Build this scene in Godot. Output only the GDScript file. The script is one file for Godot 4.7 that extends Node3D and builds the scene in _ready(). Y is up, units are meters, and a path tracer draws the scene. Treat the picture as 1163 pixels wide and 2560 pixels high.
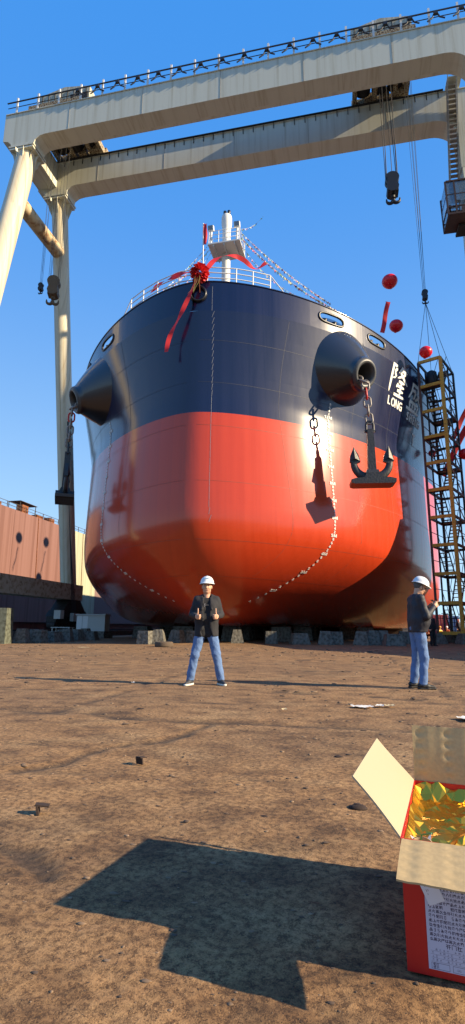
extends Node3D
# A ship's bow on a building berth under a gantry crane. World axes follow the berth: x across, y up, z towards the bow end; metres.

class MB:
	var v := PackedVector3Array()
	var c := PackedColorArray()
	var uv := PackedVector2Array()
	var ix := PackedInt32Array()
	var keep := PackedVector3Array()   # explicit normals when wanted
	func vert(p: Vector3, col := Color.WHITE, t := Vector2.ZERO) -> int:
		v.append(p); c.append(col); uv.append(t)
		return v.size() - 1
	func tri(a: Vector3, b: Vector3, d: Vector3, col := Color.WHITE) -> void:
		var i := v.size()
		vert(a, col); vert(b, col); vert(d, col)
		ix.append_array([i, i + 1, i + 2])
	func quad(a: Vector3, b: Vector3, d: Vector3, e: Vector3, col := Color.WHITE) -> void:
		var i := v.size()
		vert(a, col, Vector2(0, 1)); vert(b, col, Vector2(1, 1)); vert(d, col, Vector2(1, 0)); vert(e, col, Vector2(0, 0))
		ix.append_array([i, i + 2, i + 1, i, i + 3, i + 2])
	# box with its own axes; taper shrinks the top face
	func box(o: Vector3, size: Vector3, b := Basis.IDENTITY, taper := Vector2.ONE, col := Color.WHITE) -> void:
		var h := size * 0.5
		var p := []
		for k in 8:
			var sx := 1.0 if k & 1 else -1.0
			var sy := 1.0 if k & 2 else -1.0
			var sz := 1.0 if k & 4 else -1.0
			var t := taper if sy > 0 else Vector2.ONE
			p.append(o + b * Vector3(sx * h.x * t.x, sy * h.y, sz * h.z * t.y))
		quad(p[4], p[5], p[7], p[6], col); quad(p[1], p[0], p[2], p[3], col)
		quad(p[5], p[1], p[3], p[7], col); quad(p[0], p[4], p[6], p[2], col)
		quad(p[6], p[7], p[3], p[2], col); quad(p[0], p[1], p[5], p[4], col)
	func bar(a: Vector3, b: Vector3, w: float, h: float, up := Vector3.UP, col := Color.WHITE) -> void:
		var d := (b - a).normalized()
		if absf(d.dot(up)) > 0.98: up = Vector3(0, 0, 1) if absf(d.z) < 0.9 else Vector3(1, 0, 0)
		var x := up.cross(d).normalized()
		var y := d.cross(x)
		box((a + b) * 0.5, Vector3(w, h, a.distance_to(b)), Basis(x, y, d), Vector2.ONE, col)
	func grid(rows: Array, wrap := false, flip := false, cols := []) -> void:
		var nc: int = rows[0].size()
		var at := v.size()
		for r in rows.size():
			for k in nc:
				vert(rows[r][k], cols[r][k] if cols.size() else Color.WHITE, Vector2(float(k) / maxi(1, nc - 1), float(r) / maxi(1, rows.size() - 1)))
		for r in rows.size() - 1:
			for k in (nc if wrap else nc - 1):
				var k2 := (k + 1) % nc
				var a := at + r * nc + k
				var b := at + r * nc + k2
				var d := at + (r + 1) * nc + k2
				var e := at + (r + 1) * nc + k
				if flip: ix.append_array([a, d, b, a, e, d])
				else: ix.append_array([a, b, d, a, d, e])
	func tube(path: Array, radii, sides := 8, caps := true, closed := false, squash := Vector2.ONE) -> void:
		var n := path.size()
		var up := Vector3.UP
		var rows := []
		var x := Vector3.ZERO
		for i in n:
			var d: Vector3
			if closed: d = (path[(i + 1) % n] - path[(i + n - 1) % n]).normalized()
			else: d = (path[mini(i + 1, n - 1)] - path[maxi(i - 1, 0)]).normalized()
			if i == 0:
				if absf(d.dot(up)) > 0.95: up = Vector3(0, 0, 1)
				x = up.cross(d).normalized()
			else:
				x = (x - d * x.dot(d)).normalized()
			var y := d.cross(x)
			var r: float = radii[i] if radii is Array else radii
			var row := PackedVector3Array()
			for k in sides:
				var a := TAU * k / sides
				row.append(path[i] + (x * cos(a) * squash.x + y * sin(a) * squash.y) * r)
			rows.append(row)
		if closed: rows.append(rows[0])
		grid(rows, true, true)
		if caps and not closed:
			for e in 2:
				var row: PackedVector3Array = rows[0] if e == 0 else rows[n - 1]
				for k in sides:
					if e == 0: tri(path[0], row[k], row[(k + 1) % sides])
					else: tri(path[n - 1], row[(k + 1) % sides], row[k])
	# profile of [radius, distance along axis]
	func lathe(profile: Array, o: Vector3, axis: Vector3, sides := 24, sx := 1.0, sy := 1.0) -> void:
		var up := Vector3.UP if absf(axis.dot(Vector3.UP)) < 0.9 else Vector3(0, 0, 1)
		var x := up.cross(axis).normalized()
		var y := axis.cross(x)
		var rows := []
		for q in profile:
			var row := PackedVector3Array()
			for k in sides:
				var a := TAU * k / sides
				row.append(o + axis * q[1] + (x * cos(a) * sx + y * sin(a) * sy) * q[0])
			rows.append(row)
		grid(rows, true, true)
	func ball(o: Vector3, r: Vector3, n := 14) -> void:
		var rows := []
		for i in n + 1:
			var t := PI * i / n
			var row := PackedVector3Array()
			for k in n * 2:
				var a := TAU * k / (n * 2)
				row.append(o + Vector3(sin(t) * cos(a) * r.x, cos(t) * r.y, sin(t) * sin(a) * r.z))
			rows.append(row)
		grid(rows, true, true)
	func extrude(poly: Array, a: Vector3, u: Vector3, w: Vector3, depth: Vector3) -> void:
		var pv := PackedVector2Array()
		for q in poly: pv.append(Vector2(q[0], q[1]))
		var tr := Geometry2D.triangulate_polygon(pv)
		var n := pv.size()
		for k in range(0, tr.size(), 3):
			var p := []
			for j in 3: p.append(a + u * pv[tr[k + j]].x + w * pv[tr[k + j]].y)
			var fn: Vector3 = (p[2] - p[0]).cross(p[1] - p[0])
			if fn.dot(depth) > 0:
				tri(p[0], p[2], p[1]); tri(p[0] + depth, p[1] + depth, p[2] + depth)
			else:
				tri(p[0], p[1], p[2]); tri(p[0] + depth, p[2] + depth, p[1] + depth)
		var area := 0.0
		for k in n:
			var q := pv[k]
			var q2 := pv[(k + 1) % n]
			area += q.x * q2.y - q2.x * q.y
		var flip := (area > 0) == (u.cross(w).dot(depth) > 0)
		for k in n:
			var p0 := a + u * pv[k].x + w * pv[k].y
			var p1 := a + u * pv[(k + 1) % n].x + w * pv[(k + 1) % n].y
			if flip: quad(p0, p1, p1 + depth, p0 + depth)
			else: quad(p1, p0, p0 + depth, p1 + depth)
	func mesh(smooth_all := false) -> ArrayMesh:
		var n := PackedVector3Array()
		if keep.size() == v.size(): n = keep
		else:
			n.resize(v.size())
			for i in range(0, ix.size(), 3):
				var a := v[ix[i]]
				var f := (v[ix[i + 2]] - a).cross(v[ix[i + 1]] - a)
				n[ix[i]] += f; n[ix[i + 1]] += f; n[ix[i + 2]] += f
			if smooth_all:
				var sum := {}
				for i in v.size():
					var key := v[i].snapped(Vector3.ONE * 0.0005)
					sum[key] = sum.get(key, Vector3.ZERO) + n[i]
				for i in v.size(): n[i] = sum[v[i].snapped(Vector3.ONE * 0.0005)]
			for i in n.size(): n[i] = n[i].normalized() if n[i].length_squared() > 1e-20 else Vector3.UP
		var arr := []
		arr.resize(Mesh.ARRAY_MAX)
		arr[Mesh.ARRAY_VERTEX] = v; arr[Mesh.ARRAY_NORMAL] = n; arr[Mesh.ARRAY_COLOR] = c; arr[Mesh.ARRAY_TEX_UV] = uv; arr[Mesh.ARRAY_INDEX] = ix
		var m := ArrayMesh.new()
		m.add_surface_from_arrays(Mesh.PRIMITIVE_TRIANGLES, arr)
		return m

# distance field on a grid, meshed with surface nets
class Field:
	var o: Vector3
	var cell: float
	var nx: int
	var ny: int
	var nz: int
	var f := PackedFloat32Array()
	func _init(lo: Vector3, hi: Vector3, c: float) -> void:
		o = lo; cell = c
		nx = int(ceil((hi.x - lo.x) / c)) + 1
		ny = int(ceil((hi.y - lo.y) / c)) + 1
		nz = int(ceil((hi.z - lo.z) / c)) + 1
		f.resize(nx * ny * nz)
		f.fill(0.2)
	func span(lo: Vector3, hi: Vector3) -> Array:
		var a := ((lo - o) / cell).floor()
		var b := ((hi - o) / cell).ceil()
		return [maxi(0, int(a.x)), maxi(0, int(a.y)), maxi(0, int(a.z)), mini(nx - 1, int(b.x)), mini(ny - 1, int(b.y)), mini(nz - 1, int(b.z))]
	# tapered capsule; sq squashes the z direction of the section (0.7 = flatter body)
	func cap(a: Vector3, b: Vector3, ra: float, rb: float, k := 0.03, sq := 1.0) -> void:
		var m := maxf(ra, rb) + k + cell * 2.0
		var lo := Vector3(minf(a.x, b.x), minf(a.y, b.y), minf(a.z, b.z)) - Vector3.ONE * m
		var hi := Vector3(maxf(a.x, b.x), maxf(a.y, b.y), maxf(a.z, b.z)) + Vector3.ONE * m
		var s := span(lo, hi)
		var ab := b - a
		var l2 := maxf(ab.length_squared(), 1e-9)
		for z in range(s[2], s[5] + 1):
			for y in range(s[1], s[4] + 1):
				var i: int = (z * ny + y) * nx
				for x in range(s[0], s[3] + 1):
					var p := Vector3(o.x + x * cell, o.y + y * cell, o.z + z * cell)
					var t := clampf((p - a).dot(ab) / l2, 0.0, 1.0)
					var q := p - a - ab * t
					q.z /= sq
					var d := q.length() - lerpf(ra, rb, t)
					var e := f[i + x]
					var h := maxf(k - absf(d - e), 0.0) / k
					f[i + x] = minf(d, e) - h * h * k * 0.25
	func ell(c: Vector3, r: Vector3, k := 0.02, b := Basis.IDENTITY, sub := false) -> void:
		var m := maxf(r.x, maxf(r.y, r.z)) + k + cell * 2.0
		var s := span(c - Vector3.ONE * m, c + Vector3.ONE * m)
		var bi := b.inverse()
		var rm := minf(r.x, minf(r.y, r.z))
		for z in range(s[2], s[5] + 1):
			for y in range(s[1], s[4] + 1):
				var i: int = (z * ny + y) * nx
				for x in range(s[0], s[3] + 1):
					var p := bi * (Vector3(o.x + x * cell, o.y + y * cell, o.z + z * cell) - c)
					var q := p / r
					var l := q.length()
					var d := (l - 1.0) * rm if l < 0.3 else l * (l - 1.0) / (p / (r * r)).length()
					var e := f[i + x]
					if sub:
						var h2 := maxf(k - absf(-d - e), 0.0) / k
						f[i + x] = maxf(-d, e) + h2 * h2 * k * 0.25
					else:
						var h := maxf(k - absf(d - e), 0.0) / k
						f[i + x] = minf(d, e) - h * h * k * 0.25
	# cut away (sub) or keep only (not sub) a box
	func cut(c: Vector3, half: Vector3, b := Basis.IDENTITY, sub := true, rnd := 0.0) -> void:
		var bi := b.inverse()
		for z in nz:
			for y in ny:
				var i: int = (z * ny + y) * nx
				for x in nx:
					var p := bi * (Vector3(o.x + x * cell, o.y + y * cell, o.z + z * cell) - c)
					var q := p.abs() - half
					var d := Vector3(maxf(q.x, 0), maxf(q.y, 0), maxf(q.z, 0)).length() + minf(maxf(q.x, maxf(q.y, q.z)), 0.0) - rnd
					f[i + x] = maxf(f[i + x], -d if sub else d)
	func out(mb: MB, xf := Transform3D.IDENTITY, fold := 0.0, noise: FastNoiseLite = null, col := Color.WHITE) -> void:
		var at := {}
		var base := mb.v.size()
		var grad := PackedVector3Array()
		var sy := nx
		var sz := nx * ny
		for z in nz - 1:
			for y in ny - 1:
				var row := (z * ny + y) * nx
				for x in nx - 1:
					var i := row + x
					var m := 0
					var g0 := f[i]; var g1 := f[i + 1]; var g2 := f[i + sy]; var g3 := f[i + sy + 1]
					var g4 := f[i + sz]; var g5 := f[i + sz + 1]; var g6 := f[i + sz + sy]; var g7 := f[i + sz + sy + 1]
					if g0 < 0: m += 1
					if g1 < 0: m += 1
					if g2 < 0: m += 1
					if g3 < 0: m += 1
					if g4 < 0: m += 1
					if g5 < 0: m += 1
					if g6 < 0: m += 1
					if g7 < 0: m += 1
					if m == 0 or m == 8: continue
					var g := [g0, g1, g2, g3, g4, g5, g6, g7]
					var sum := Vector3.ZERO
					var n := 0
					for e in [[0, 1], [2, 3], [4, 5], [6, 7], [0, 2], [1, 3], [4, 6], [5, 7], [0, 4], [1, 5], [2, 6], [3, 7]]:
						var a: float = g[e[0]]
						var b: float = g[e[1]]
						if (a < 0) != (b < 0):
							var t := a / (a - b)
							var pa := Vector3(e[0] & 1, (e[0] >> 1) & 1, e[0] >> 2)
							var pb := Vector3(e[1] & 1, (e[1] >> 1) & 1, e[1] >> 2)
							sum += pa.lerp(pb, t)
							n += 1
					var p := o + (Vector3(x, y, z) + sum / n) * cell
					var nn := Vector3(g1 + g3 + g5 + g7 - g0 - g2 - g4 - g6, g2 + g3 + g6 + g7 - g0 - g1 - g4 - g5, g4 + g5 + g6 + g7 - g0 - g1 - g2 - g3).normalized()
					if fold > 0: p += nn * fold * noise.get_noise_3d(p.x, p.y * 0.8 + p.x * 0.5, p.z)
					at[i] = mb.vert(xf * p, col)
		for z in range(1, nz - 1):
			for y in range(1, ny - 1):
				for x in range(1, nx - 1):
					var i := (z * ny + y) * nx + x
					var a := f[i] < 0
					if a != (f[i + 1] < 0): _face(mb, at, i, i - sy, i - sy - sz, i - sz, a)
					if a != (f[i + sy] < 0): _face(mb, at, i, i - sz, i - sz - 1, i - 1, a)
					if a != (f[i + sz] < 0): _face(mb, at, i, i - 1, i - 1 - sy, i - sy, a)
	func _face(mb: MB, at: Dictionary, a: int, b: int, c: int, d: int, inside: bool) -> void:
		if not (at.has(a) and at.has(b) and at.has(c) and at.has(d)): return
		var p: int = at[a]; var q: int = at[b]; var r: int = at[c]; var s: int = at[d]
		if inside: mb.ix.append_array([p, r, q, p, s, r])
		else: mb.ix.append_array([p, q, r, p, r, s])

var taken := {}
func numbered(called: String) -> String:
	taken[called] = taken.get(called, 0) + 1
	return called if taken[called] == 1 else "%s_%03d" % [called, taken[called] - 1]
func tag(o: Node, label: String, category: String, group := "") -> void:
	o.set_meta("label", label); o.set_meta("category", category)
	if group: o.set_meta("group", group)
func thing(called: String, label: String, category: String, at := Vector3.ZERO, b := Basis.IDENTITY, group := "") -> Node3D:
	var o := Node3D.new()
	o.name = numbered(called)
	add_child(o)
	o.transform = Transform3D(b, at)
	tag(o, label, category, group)
	return o
func obj(called: String, mb: MB, m: Material, parent: Node = null, smooth := false) -> MeshInstance3D:
	return inst(called, mb.mesh(smooth), m, parent)
func inst(called: String, mesh: Mesh, m: Material, parent: Node = null, xf := Transform3D.IDENTITY) -> MeshInstance3D:
	var o := MeshInstance3D.new()
	o.mesh = mesh
	o.material_override = m
	o.transform = xf
	if parent:
		o.name = called
		parent.add_child(o, true)
	else:
		o.name = numbered(called)
		add_child(o)
	return o
func stuff(o: Node) -> Node:
	o.set_meta("kind", "stuff")
	return o
func struct(called: String, mb: MB, m: Material, smooth := false) -> MeshInstance3D:
	var o := obj(called, mb, m, null, smooth)
	o.set_meta("kind", "structure")
	return o

func noise_img(seed_: int, freq: float, oct := 4, size := 256, gain := 0.5, typ := FastNoiseLite.TYPE_SIMPLEX) -> Image:
	var n := FastNoiseLite.new()
	n.seed = seed_; n.frequency = freq; n.noise_type = typ
	n.fractal_octaves = oct; n.fractal_gain = gain
	return n.get_seamless_image(size, size)
# speckle of grains of several sizes over soft noise; it tiles
func grain_img(size: int, soft: Image, soft_share: float, sizes: Array) -> Image:
	var r := RandomNumberGenerator.new()
	r.seed = 4242 + size
	var acc := PackedFloat32Array()
	acc.resize(size * size)
	for y in size:
		for x in size: acc[y * size + x] = 0.5 + (soft.get_pixel(x, y).r - 0.5) * soft_share
	for q in sizes:
		var n: int = size / int(q[0])
		var v := PackedFloat32Array()
		for i in n * n: v.append(r.randfn() * q[1])
		for y in size:
			for x in size: acc[y * size + x] += v[mini(n - 1, y / int(q[0])) * n + mini(n - 1, (x + (y / int(q[0]) % 2) * int(q[0]) / 2) % size / int(q[0]))]
	var out := Image.create(size, size, false, Image.FORMAT_L8)
	for y in size:
		for x in size:
			var a := clampf(acc[y * size + x], 0.0, 1.0)
			out.set_pixel(x, y, Color(a, a, a))
	return out
# a grey noise picture turned into colours between stops [[t, Color], ...]
func ramp_tex(im: Image, stops: Array) -> ImageTexture:
	var g := Gradient.new()
	var offs := PackedFloat32Array()
	var cols := PackedColorArray()
	for s in stops:
		offs.append(s[0]); cols.append(s[1])
	g.offsets = offs; g.colors = cols
	var lut := []
	for i in 256: lut.append(g.sample(i / 255.0))
	var out := Image.create(im.get_width(), im.get_height(), false, Image.FORMAT_RGB8)
	for y in im.get_height():
		for x in im.get_width():
			out.set_pixel(x, y, lut[int(im.get_pixel(x, y).r * 255.0)])
	return ImageTexture.create_from_image(out)
func normal_tex(im: Image, strength: float) -> ImageTexture:
	var k: Image = im.duplicate()
	k.convert(Image.FORMAT_RGBA8)
	k.bump_map_to_normal_map(strength)
	return ImageTexture.create_from_image(k)
func grey(a: float) -> Color: return Color(a, a, a)

func mat(col: Color, rough := 0.6, metal := 0.0) -> StandardMaterial3D:
	var m := StandardMaterial3D.new()
	m.albedo_color = (col.srgb_to_linear() * Color(0.8, 0.8, 0.8, 1.0)).linear_to_srgb(); m.roughness = rough; m.metallic = metal
	m.cull_mode = BaseMaterial3D.CULL_DISABLED
	return m
func tri_map(m: StandardMaterial3D, scale: Vector3, world := true) -> StandardMaterial3D:
	m.uv1_triplanar = true
	m.uv1_world_triplanar = world
	m.uv1_scale = scale
	return m
func textured(col: Color, rough: float, tex: Texture2D, scale: Vector3, nrm: Texture2D = null, nscale := 1.0, metal := 0.0) -> StandardMaterial3D:
	var m := mat(col, rough, metal)
	m.albedo_texture = tex
	tri_map(m, scale)
	if nrm:
		m.normal_enabled = true
		m.normal_texture = nrm
		m.normal_scale = nscale
	return m
func rgb(r: float, g: float, b: float) -> Color: return Color(r / 255.0, g / 255.0, b / 255.0)

var M := {}
var rng := RandomNumberGenerator.new()

const PSI := 11.94
const PITCH := 12.23
const ROLL := 0.31
const EYE := 0.95
const SUN_HEIGHT := 25.4

func set_view() -> void:
	var cam := Camera3D.new()
	cam.name = "camera"
	cam.fov = rad_to_deg(2.0 * atan(1280.0 / 1326.5))
	cam.near = 0.05
	cam.far = 4000.0
	cam.transform = Transform3D(Basis(Vector3.UP, deg_to_rad(PSI)) * Basis(Vector3.RIGHT, deg_to_rad(PITCH)) * Basis(Vector3.BACK, deg_to_rad(ROLL)), Vector3(0, EYE, 0))
	add_child(cam)
	cam.current = true
	var env := Environment.new()
	env.background_mode = Environment.BG_SKY
	var sm := ProceduralSkyMaterial.new()
	sm.sky_top_color = rgb(44, 104, 168)
	sm.sky_horizon_color = rgb(150, 178, 194)
	sm.sky_curve = 0.24
	sm.ground_bottom_color = rgb(86, 74, 62)
	sm.ground_horizon_color = rgb(130, 132, 130)
	sm.sun_angle_max = 1.0
	var sky := Sky.new()
	sky.sky_material = sm
	env.sky = sky
	env.tonemap_mode = Environment.TONE_MAPPER_LINEAR
	env.tonemap_exposure = 2.2
	env.sdfgi_enabled = true
	env.ssao_enabled = true
	env.ssil_enabled = true
	var we := WorldEnvironment.new()
	we.name = "world_environment"
	we.environment = env
	add_child(we)
	var sun := DirectionalLight3D.new()
	sun.name = "sun"
	var e := deg_to_rad(SUN_HEIGHT)
	var to := Vector3(cos(e) * 0.995, sin(e), cos(e) * 0.097)
	add_child(sun)
	sun.look_at_from_position(to * 60.0, Vector3.ZERO)
	sun.light_energy = 1.6
	sun.light_color = Color(1.0, 0.91, 0.76)
	sun.light_angular_distance = 0.5
	sun.shadow_enabled = true

func make_materials() -> void:
	var fine := noise_img(3, 0.03, 5)
	var streak := Image.create(256, 256, false, Image.FORMAT_L8)
	var big := noise_img(8, 0.02, 4)
	# streaks: noise squeezed along one axis
	for y in 256:
		for x in 256:
			streak.set_pixel(x, y, fine.get_pixel(x, (y / 6 + int(big.get_pixel(x, 0).r * 90.0)) % 256))
	# plates drawn in slightly between frames and stringers: 8 bays across a tile, 12 strakes down
	var soft := noise_img(21, 0.012, 3, 512)
	var pillow := Image.create(512, 512, false, Image.FORMAT_L8)
	var amp := []
	var pr := RandomNumberGenerator.new()
	pr.seed = 66
	for k in 96: amp.append(pr.randf_range(0.03, 0.22))
	for y in 512:
		for x in 512:
			var fx := fmod(x / 64.0, 1.0)
			var fy := fmod(y / 42.6667, 1.0)
			var q: float = amp[(int(y / 42.6667) * 8 + x / 64) % 96] * sqrt(sin(PI * fx) * sin(PI * fy) + 0.0001)
			var v := clampf(0.35 + q + (soft.get_pixel(x, y).r - 0.5) * 0.5, 0, 1)
			pillow.set_pixel(x, y, Color(v, v, v))
	var wavy := normal_tex(pillow, 2.0)
	M.blue = mat(rgb(14, 25, 66), 0.56)
	M.blue.metallic_specular = 0.22
	M.blue.roughness_texture = ramp_tex(streak, [[0.0, grey(0.55)], [0.5, grey(0.78)], [1.0, grey(1.0)]])
	M.blue.albedo_texture = ramp_tex(streak, [[0.0, grey(0.9)], [0.5, grey(0.96)], [1.0, grey(1.0)]])
	tri_map(M.blue, Vector3(0.16, 0.035, 0.16))
	M.red = mat(rgb(202, 66, 30), 0.6)
	M.red.metallic_specular = 0.2
	M.red.roughness_texture = M.blue.roughness_texture
	M.red.albedo_texture = ramp_tex(streak, [[0.0, Color(0.93, 0.92, 0.92)], [0.5, Color(0.97, 0.965, 0.96)], [1.0, Color(1, 1, 1)]])
	tri_map(M.red, Vector3(0.16, 0.035, 0.16))
	for m in [M.blue, M.red]:
		m.normal_enabled = true
		m.normal_texture = wavy
		m.normal_scale = 0.35
		m.clearcoat_enabled = true
		m.clearcoat = 1.0
		m.clearcoat_roughness = 0.16
	M.black = mat(rgb(24, 27, 34), 0.38)
	M.anchor = textured(rgb(58, 58, 62), 0.5, ramp_tex(fine, [[0.0, grey(0.6)], [1.0, grey(1.0)]]), Vector3.ONE * 0.8, normal_tex(fine, 4.0), 0.5)
	M.white = mat(rgb(232, 232, 228), 0.45)
	M.mark = mat(rgb(232, 232, 226), 0.5)
	M.chalk = mat(rgb(150, 150, 158), 0.7)
	M.seam = mat(rgb(158, 62, 40), 0.6)
	M.seam_dark = mat(rgb(34, 42, 66), 0.6)
	M.chain = textured(rgb(190, 186, 182), 0.45, ramp_tex(fine, [[0.0, rgb(120, 105, 95)], [1.0, grey(1.0)]]), Vector3.ONE * 1.2)
	M.red_paint = mat(rgb(196, 34, 34), 0.5)
	M.crane = textured(rgb(216, 216, 202), 0.55, ramp_tex(streak, [[0.0, rgb(222, 216, 200)], [0.25, rgb(240, 238, 230)], [0.45, rgb(250, 250, 246)], [1.0, rgb(255, 255, 250)]]), Vector3(0.12, 0.05, 0.12))
	M.pipe = textured(rgb(226, 218, 196), 0.5, ramp_tex(streak, [[0.0, rgb(178, 150, 118)], [0.25, rgb(222, 214, 198)], [0.5, rgb(246, 244, 236)], [1.0, rgb(255, 255, 250)]]), Vector3(0.3, 0.06, 0.3))
	M.rusty = textured(rgb(176, 128, 88), 0.8, ramp_tex(fine, [[0.0, rgb(120, 70, 40)], [0.5, rgb(200, 160, 120)], [1.0, rgb(250, 235, 210)]]), Vector3.ONE * 0.4)
	M.machine = textured(rgb(52, 50, 50), 0.7, ramp_tex(fine, [[0.0, rgb(110, 90, 70)], [1.0, grey(1.0)]]), Vector3.ONE * 0.5)
	M.rope = mat(rgb(40, 40, 44), 0.7)
	M.block = textured(rgb(128, 126, 118), 0.9, ramp_tex(fine, [[0.0, rgb(120, 110, 100)], [0.5, grey(0.85)], [1.0, grey(1.0)]]), Vector3.ONE * 0.5, normal_tex(fine, 5.0), 0.6)
	M.yellow = textured(rgb(206, 158, 42), 0.55, ramp_tex(fine, [[0.0, rgb(150, 110, 70)], [0.3, rgb(235, 230, 220)], [1.0, grey(1.0)]]), Vector3.ONE * 0.6)
	M.black_steel = mat(rgb(26, 28, 36), 0.55)
	M.pink = textured(rgb(138, 100, 92), 0.8, ramp_tex(streak, [[0.0, rgb(205, 190, 180)], [0.5, rgb(240, 236, 232)], [1.0, grey(1.0)]]), Vector3(0.05, 0.015, 0.05))
	M.cream = textured(rgb(188, 190, 164), 0.75, ramp_tex(streak, [[0.0, rgb(215, 210, 200)], [1.0, grey(1.0)]]), Vector3(0.05, 0.015, 0.05))
	M.mauve = mat(rgb(128, 102, 98), 0.8)
	M.dark = mat(rgb(38, 36, 38), 0.8)
	M.card = textured(rgb(214, 196, 158), 0.85, ramp_tex(fine, [[0.0, grey(0.92)], [1.0, grey(1.0)]]), Vector3.ONE * 3.0)
	M.glass = mat(rgb(120, 150, 175), 0.08)

# ---------------------------------------------------------------- ground
var gn := FastNoiseLite.new()
var gn2 := FastNoiseLite.new()
func seg_dist(p: Vector2, a: Vector2, b: Vector2) -> float:
	var t := clampf((p - a).dot(b - a) / (b - a).length_squared(), 0, 1)
	return p.distance_to(a + (b - a) * t)
const JOINTS := [[-14.0, -6.6, -4.0, -5.86], [-4.0, -5.86, -1.94, -5.58], [-1.94, -5.58, 0.5, -5.58], [0.5, -5.58, 6.0, -5.4], [1.2, -22.75, 1.45, -7.64], [1.45, -7.64, 1.6, -2.0], [-20.0, -14.5, 14.0, -11.0], [-3.2, -5.9, -3.6, -22.0], [-9.0, -8.2, -3.0, -7.7], [-1.2, -8.4, 0.9, -8.0], [-16.0, -17.0, 4.0, -16.2], [-2.2, -3.4, -1.3, -5.4], [-1.9, -2.6, -1.15, -2.1]]
func ground_at(x: float, z: float) -> Array:
	var near := Vector2(x, z).length()
	var h := gn.get_noise_2d(x * 1.1, z * 1.1) * 0.012 + gn2.get_noise_2d(x * 9.0, z * 9.0) * 0.008 * clampf(1.2 - near / 10.0, 0.1, 0.6)
	if near < 7: h += gn2.get_noise_2d(x * 40.0 + 91.0, z * 40.0) * 0.003
	var joint := 1.0
	var q := Vector2(x + gn.get_noise_2d(x * 3.0, z * 3.0) * 0.16, z + gn.get_noise_2d(x * 3.0 + 50.0, z * 3.0) * 0.16)
	for k in JOINTS.size():
		var j = JOINTS[k]
		var d := seg_dist(q, Vector2(j[0], j[1]), Vector2(j[2], j[3]))
		joint = minf(joint, smoothstep(0.02, 0.1 if k < 4 else 0.06, d + gn2.get_noise_2d(x * 4.0, z * 4.0) * 0.05))
	h -= (1.0 - joint) * 0.018
	# soil kinds in patches: rust-brown dust, dark damp grit, pale worn concrete
	var a := gn.get_noise_2d(x * 0.55 + 30.0, z * 0.9) * 0.5 + 0.5
	var b := gn2.get_noise_2d(x * 1.6, z * 3.4) * 0.5 + 0.5
	var e := gn2.get_noise_2d(x * 7.0 + 11.0, z * 12.0) * 0.5 + 0.5
	var ochre := Color(0.39, 0.237, 0.112)
	var damp := Color(0.29, 0.178, 0.09)
	var pale := Color(0.46, 0.325, 0.18)
	var col := damp.lerp(ochre, smoothstep(0.2, 0.75, a))
	col = col.lerp(pale, smoothstep(0.56, 0.76, b) * 0.45)
	col = col.lerp(damp, smoothstep(0.58, 0.76, gn.get_noise_2d(x * 1.7 - 70.0, z * 2.6) * 0.5 + 0.5) * 0.4)
	col = col.lerp(pale, smoothstep(0.62, 0.8, e) * 0.2)
	col = col.lerp(Color(0.075, 0.05, 0.034), (1.0 - joint) * 0.85)
	# short dark cracks and scraped lines that run across the berth
	var cr := gn.get_noise_2d(x * 0.9 + 200.0, z * 7.0) + gn2.get_noise_2d(x * 2.0, z * 9.0) * 0.5
	col = col.lerp(Color(0.06, 0.038, 0.024), smoothstep(0.55, 0.7, cr) * 0.5)
	h -= smoothstep(0.55, 0.7, cr) * 0.004
	return [h, col]
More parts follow.
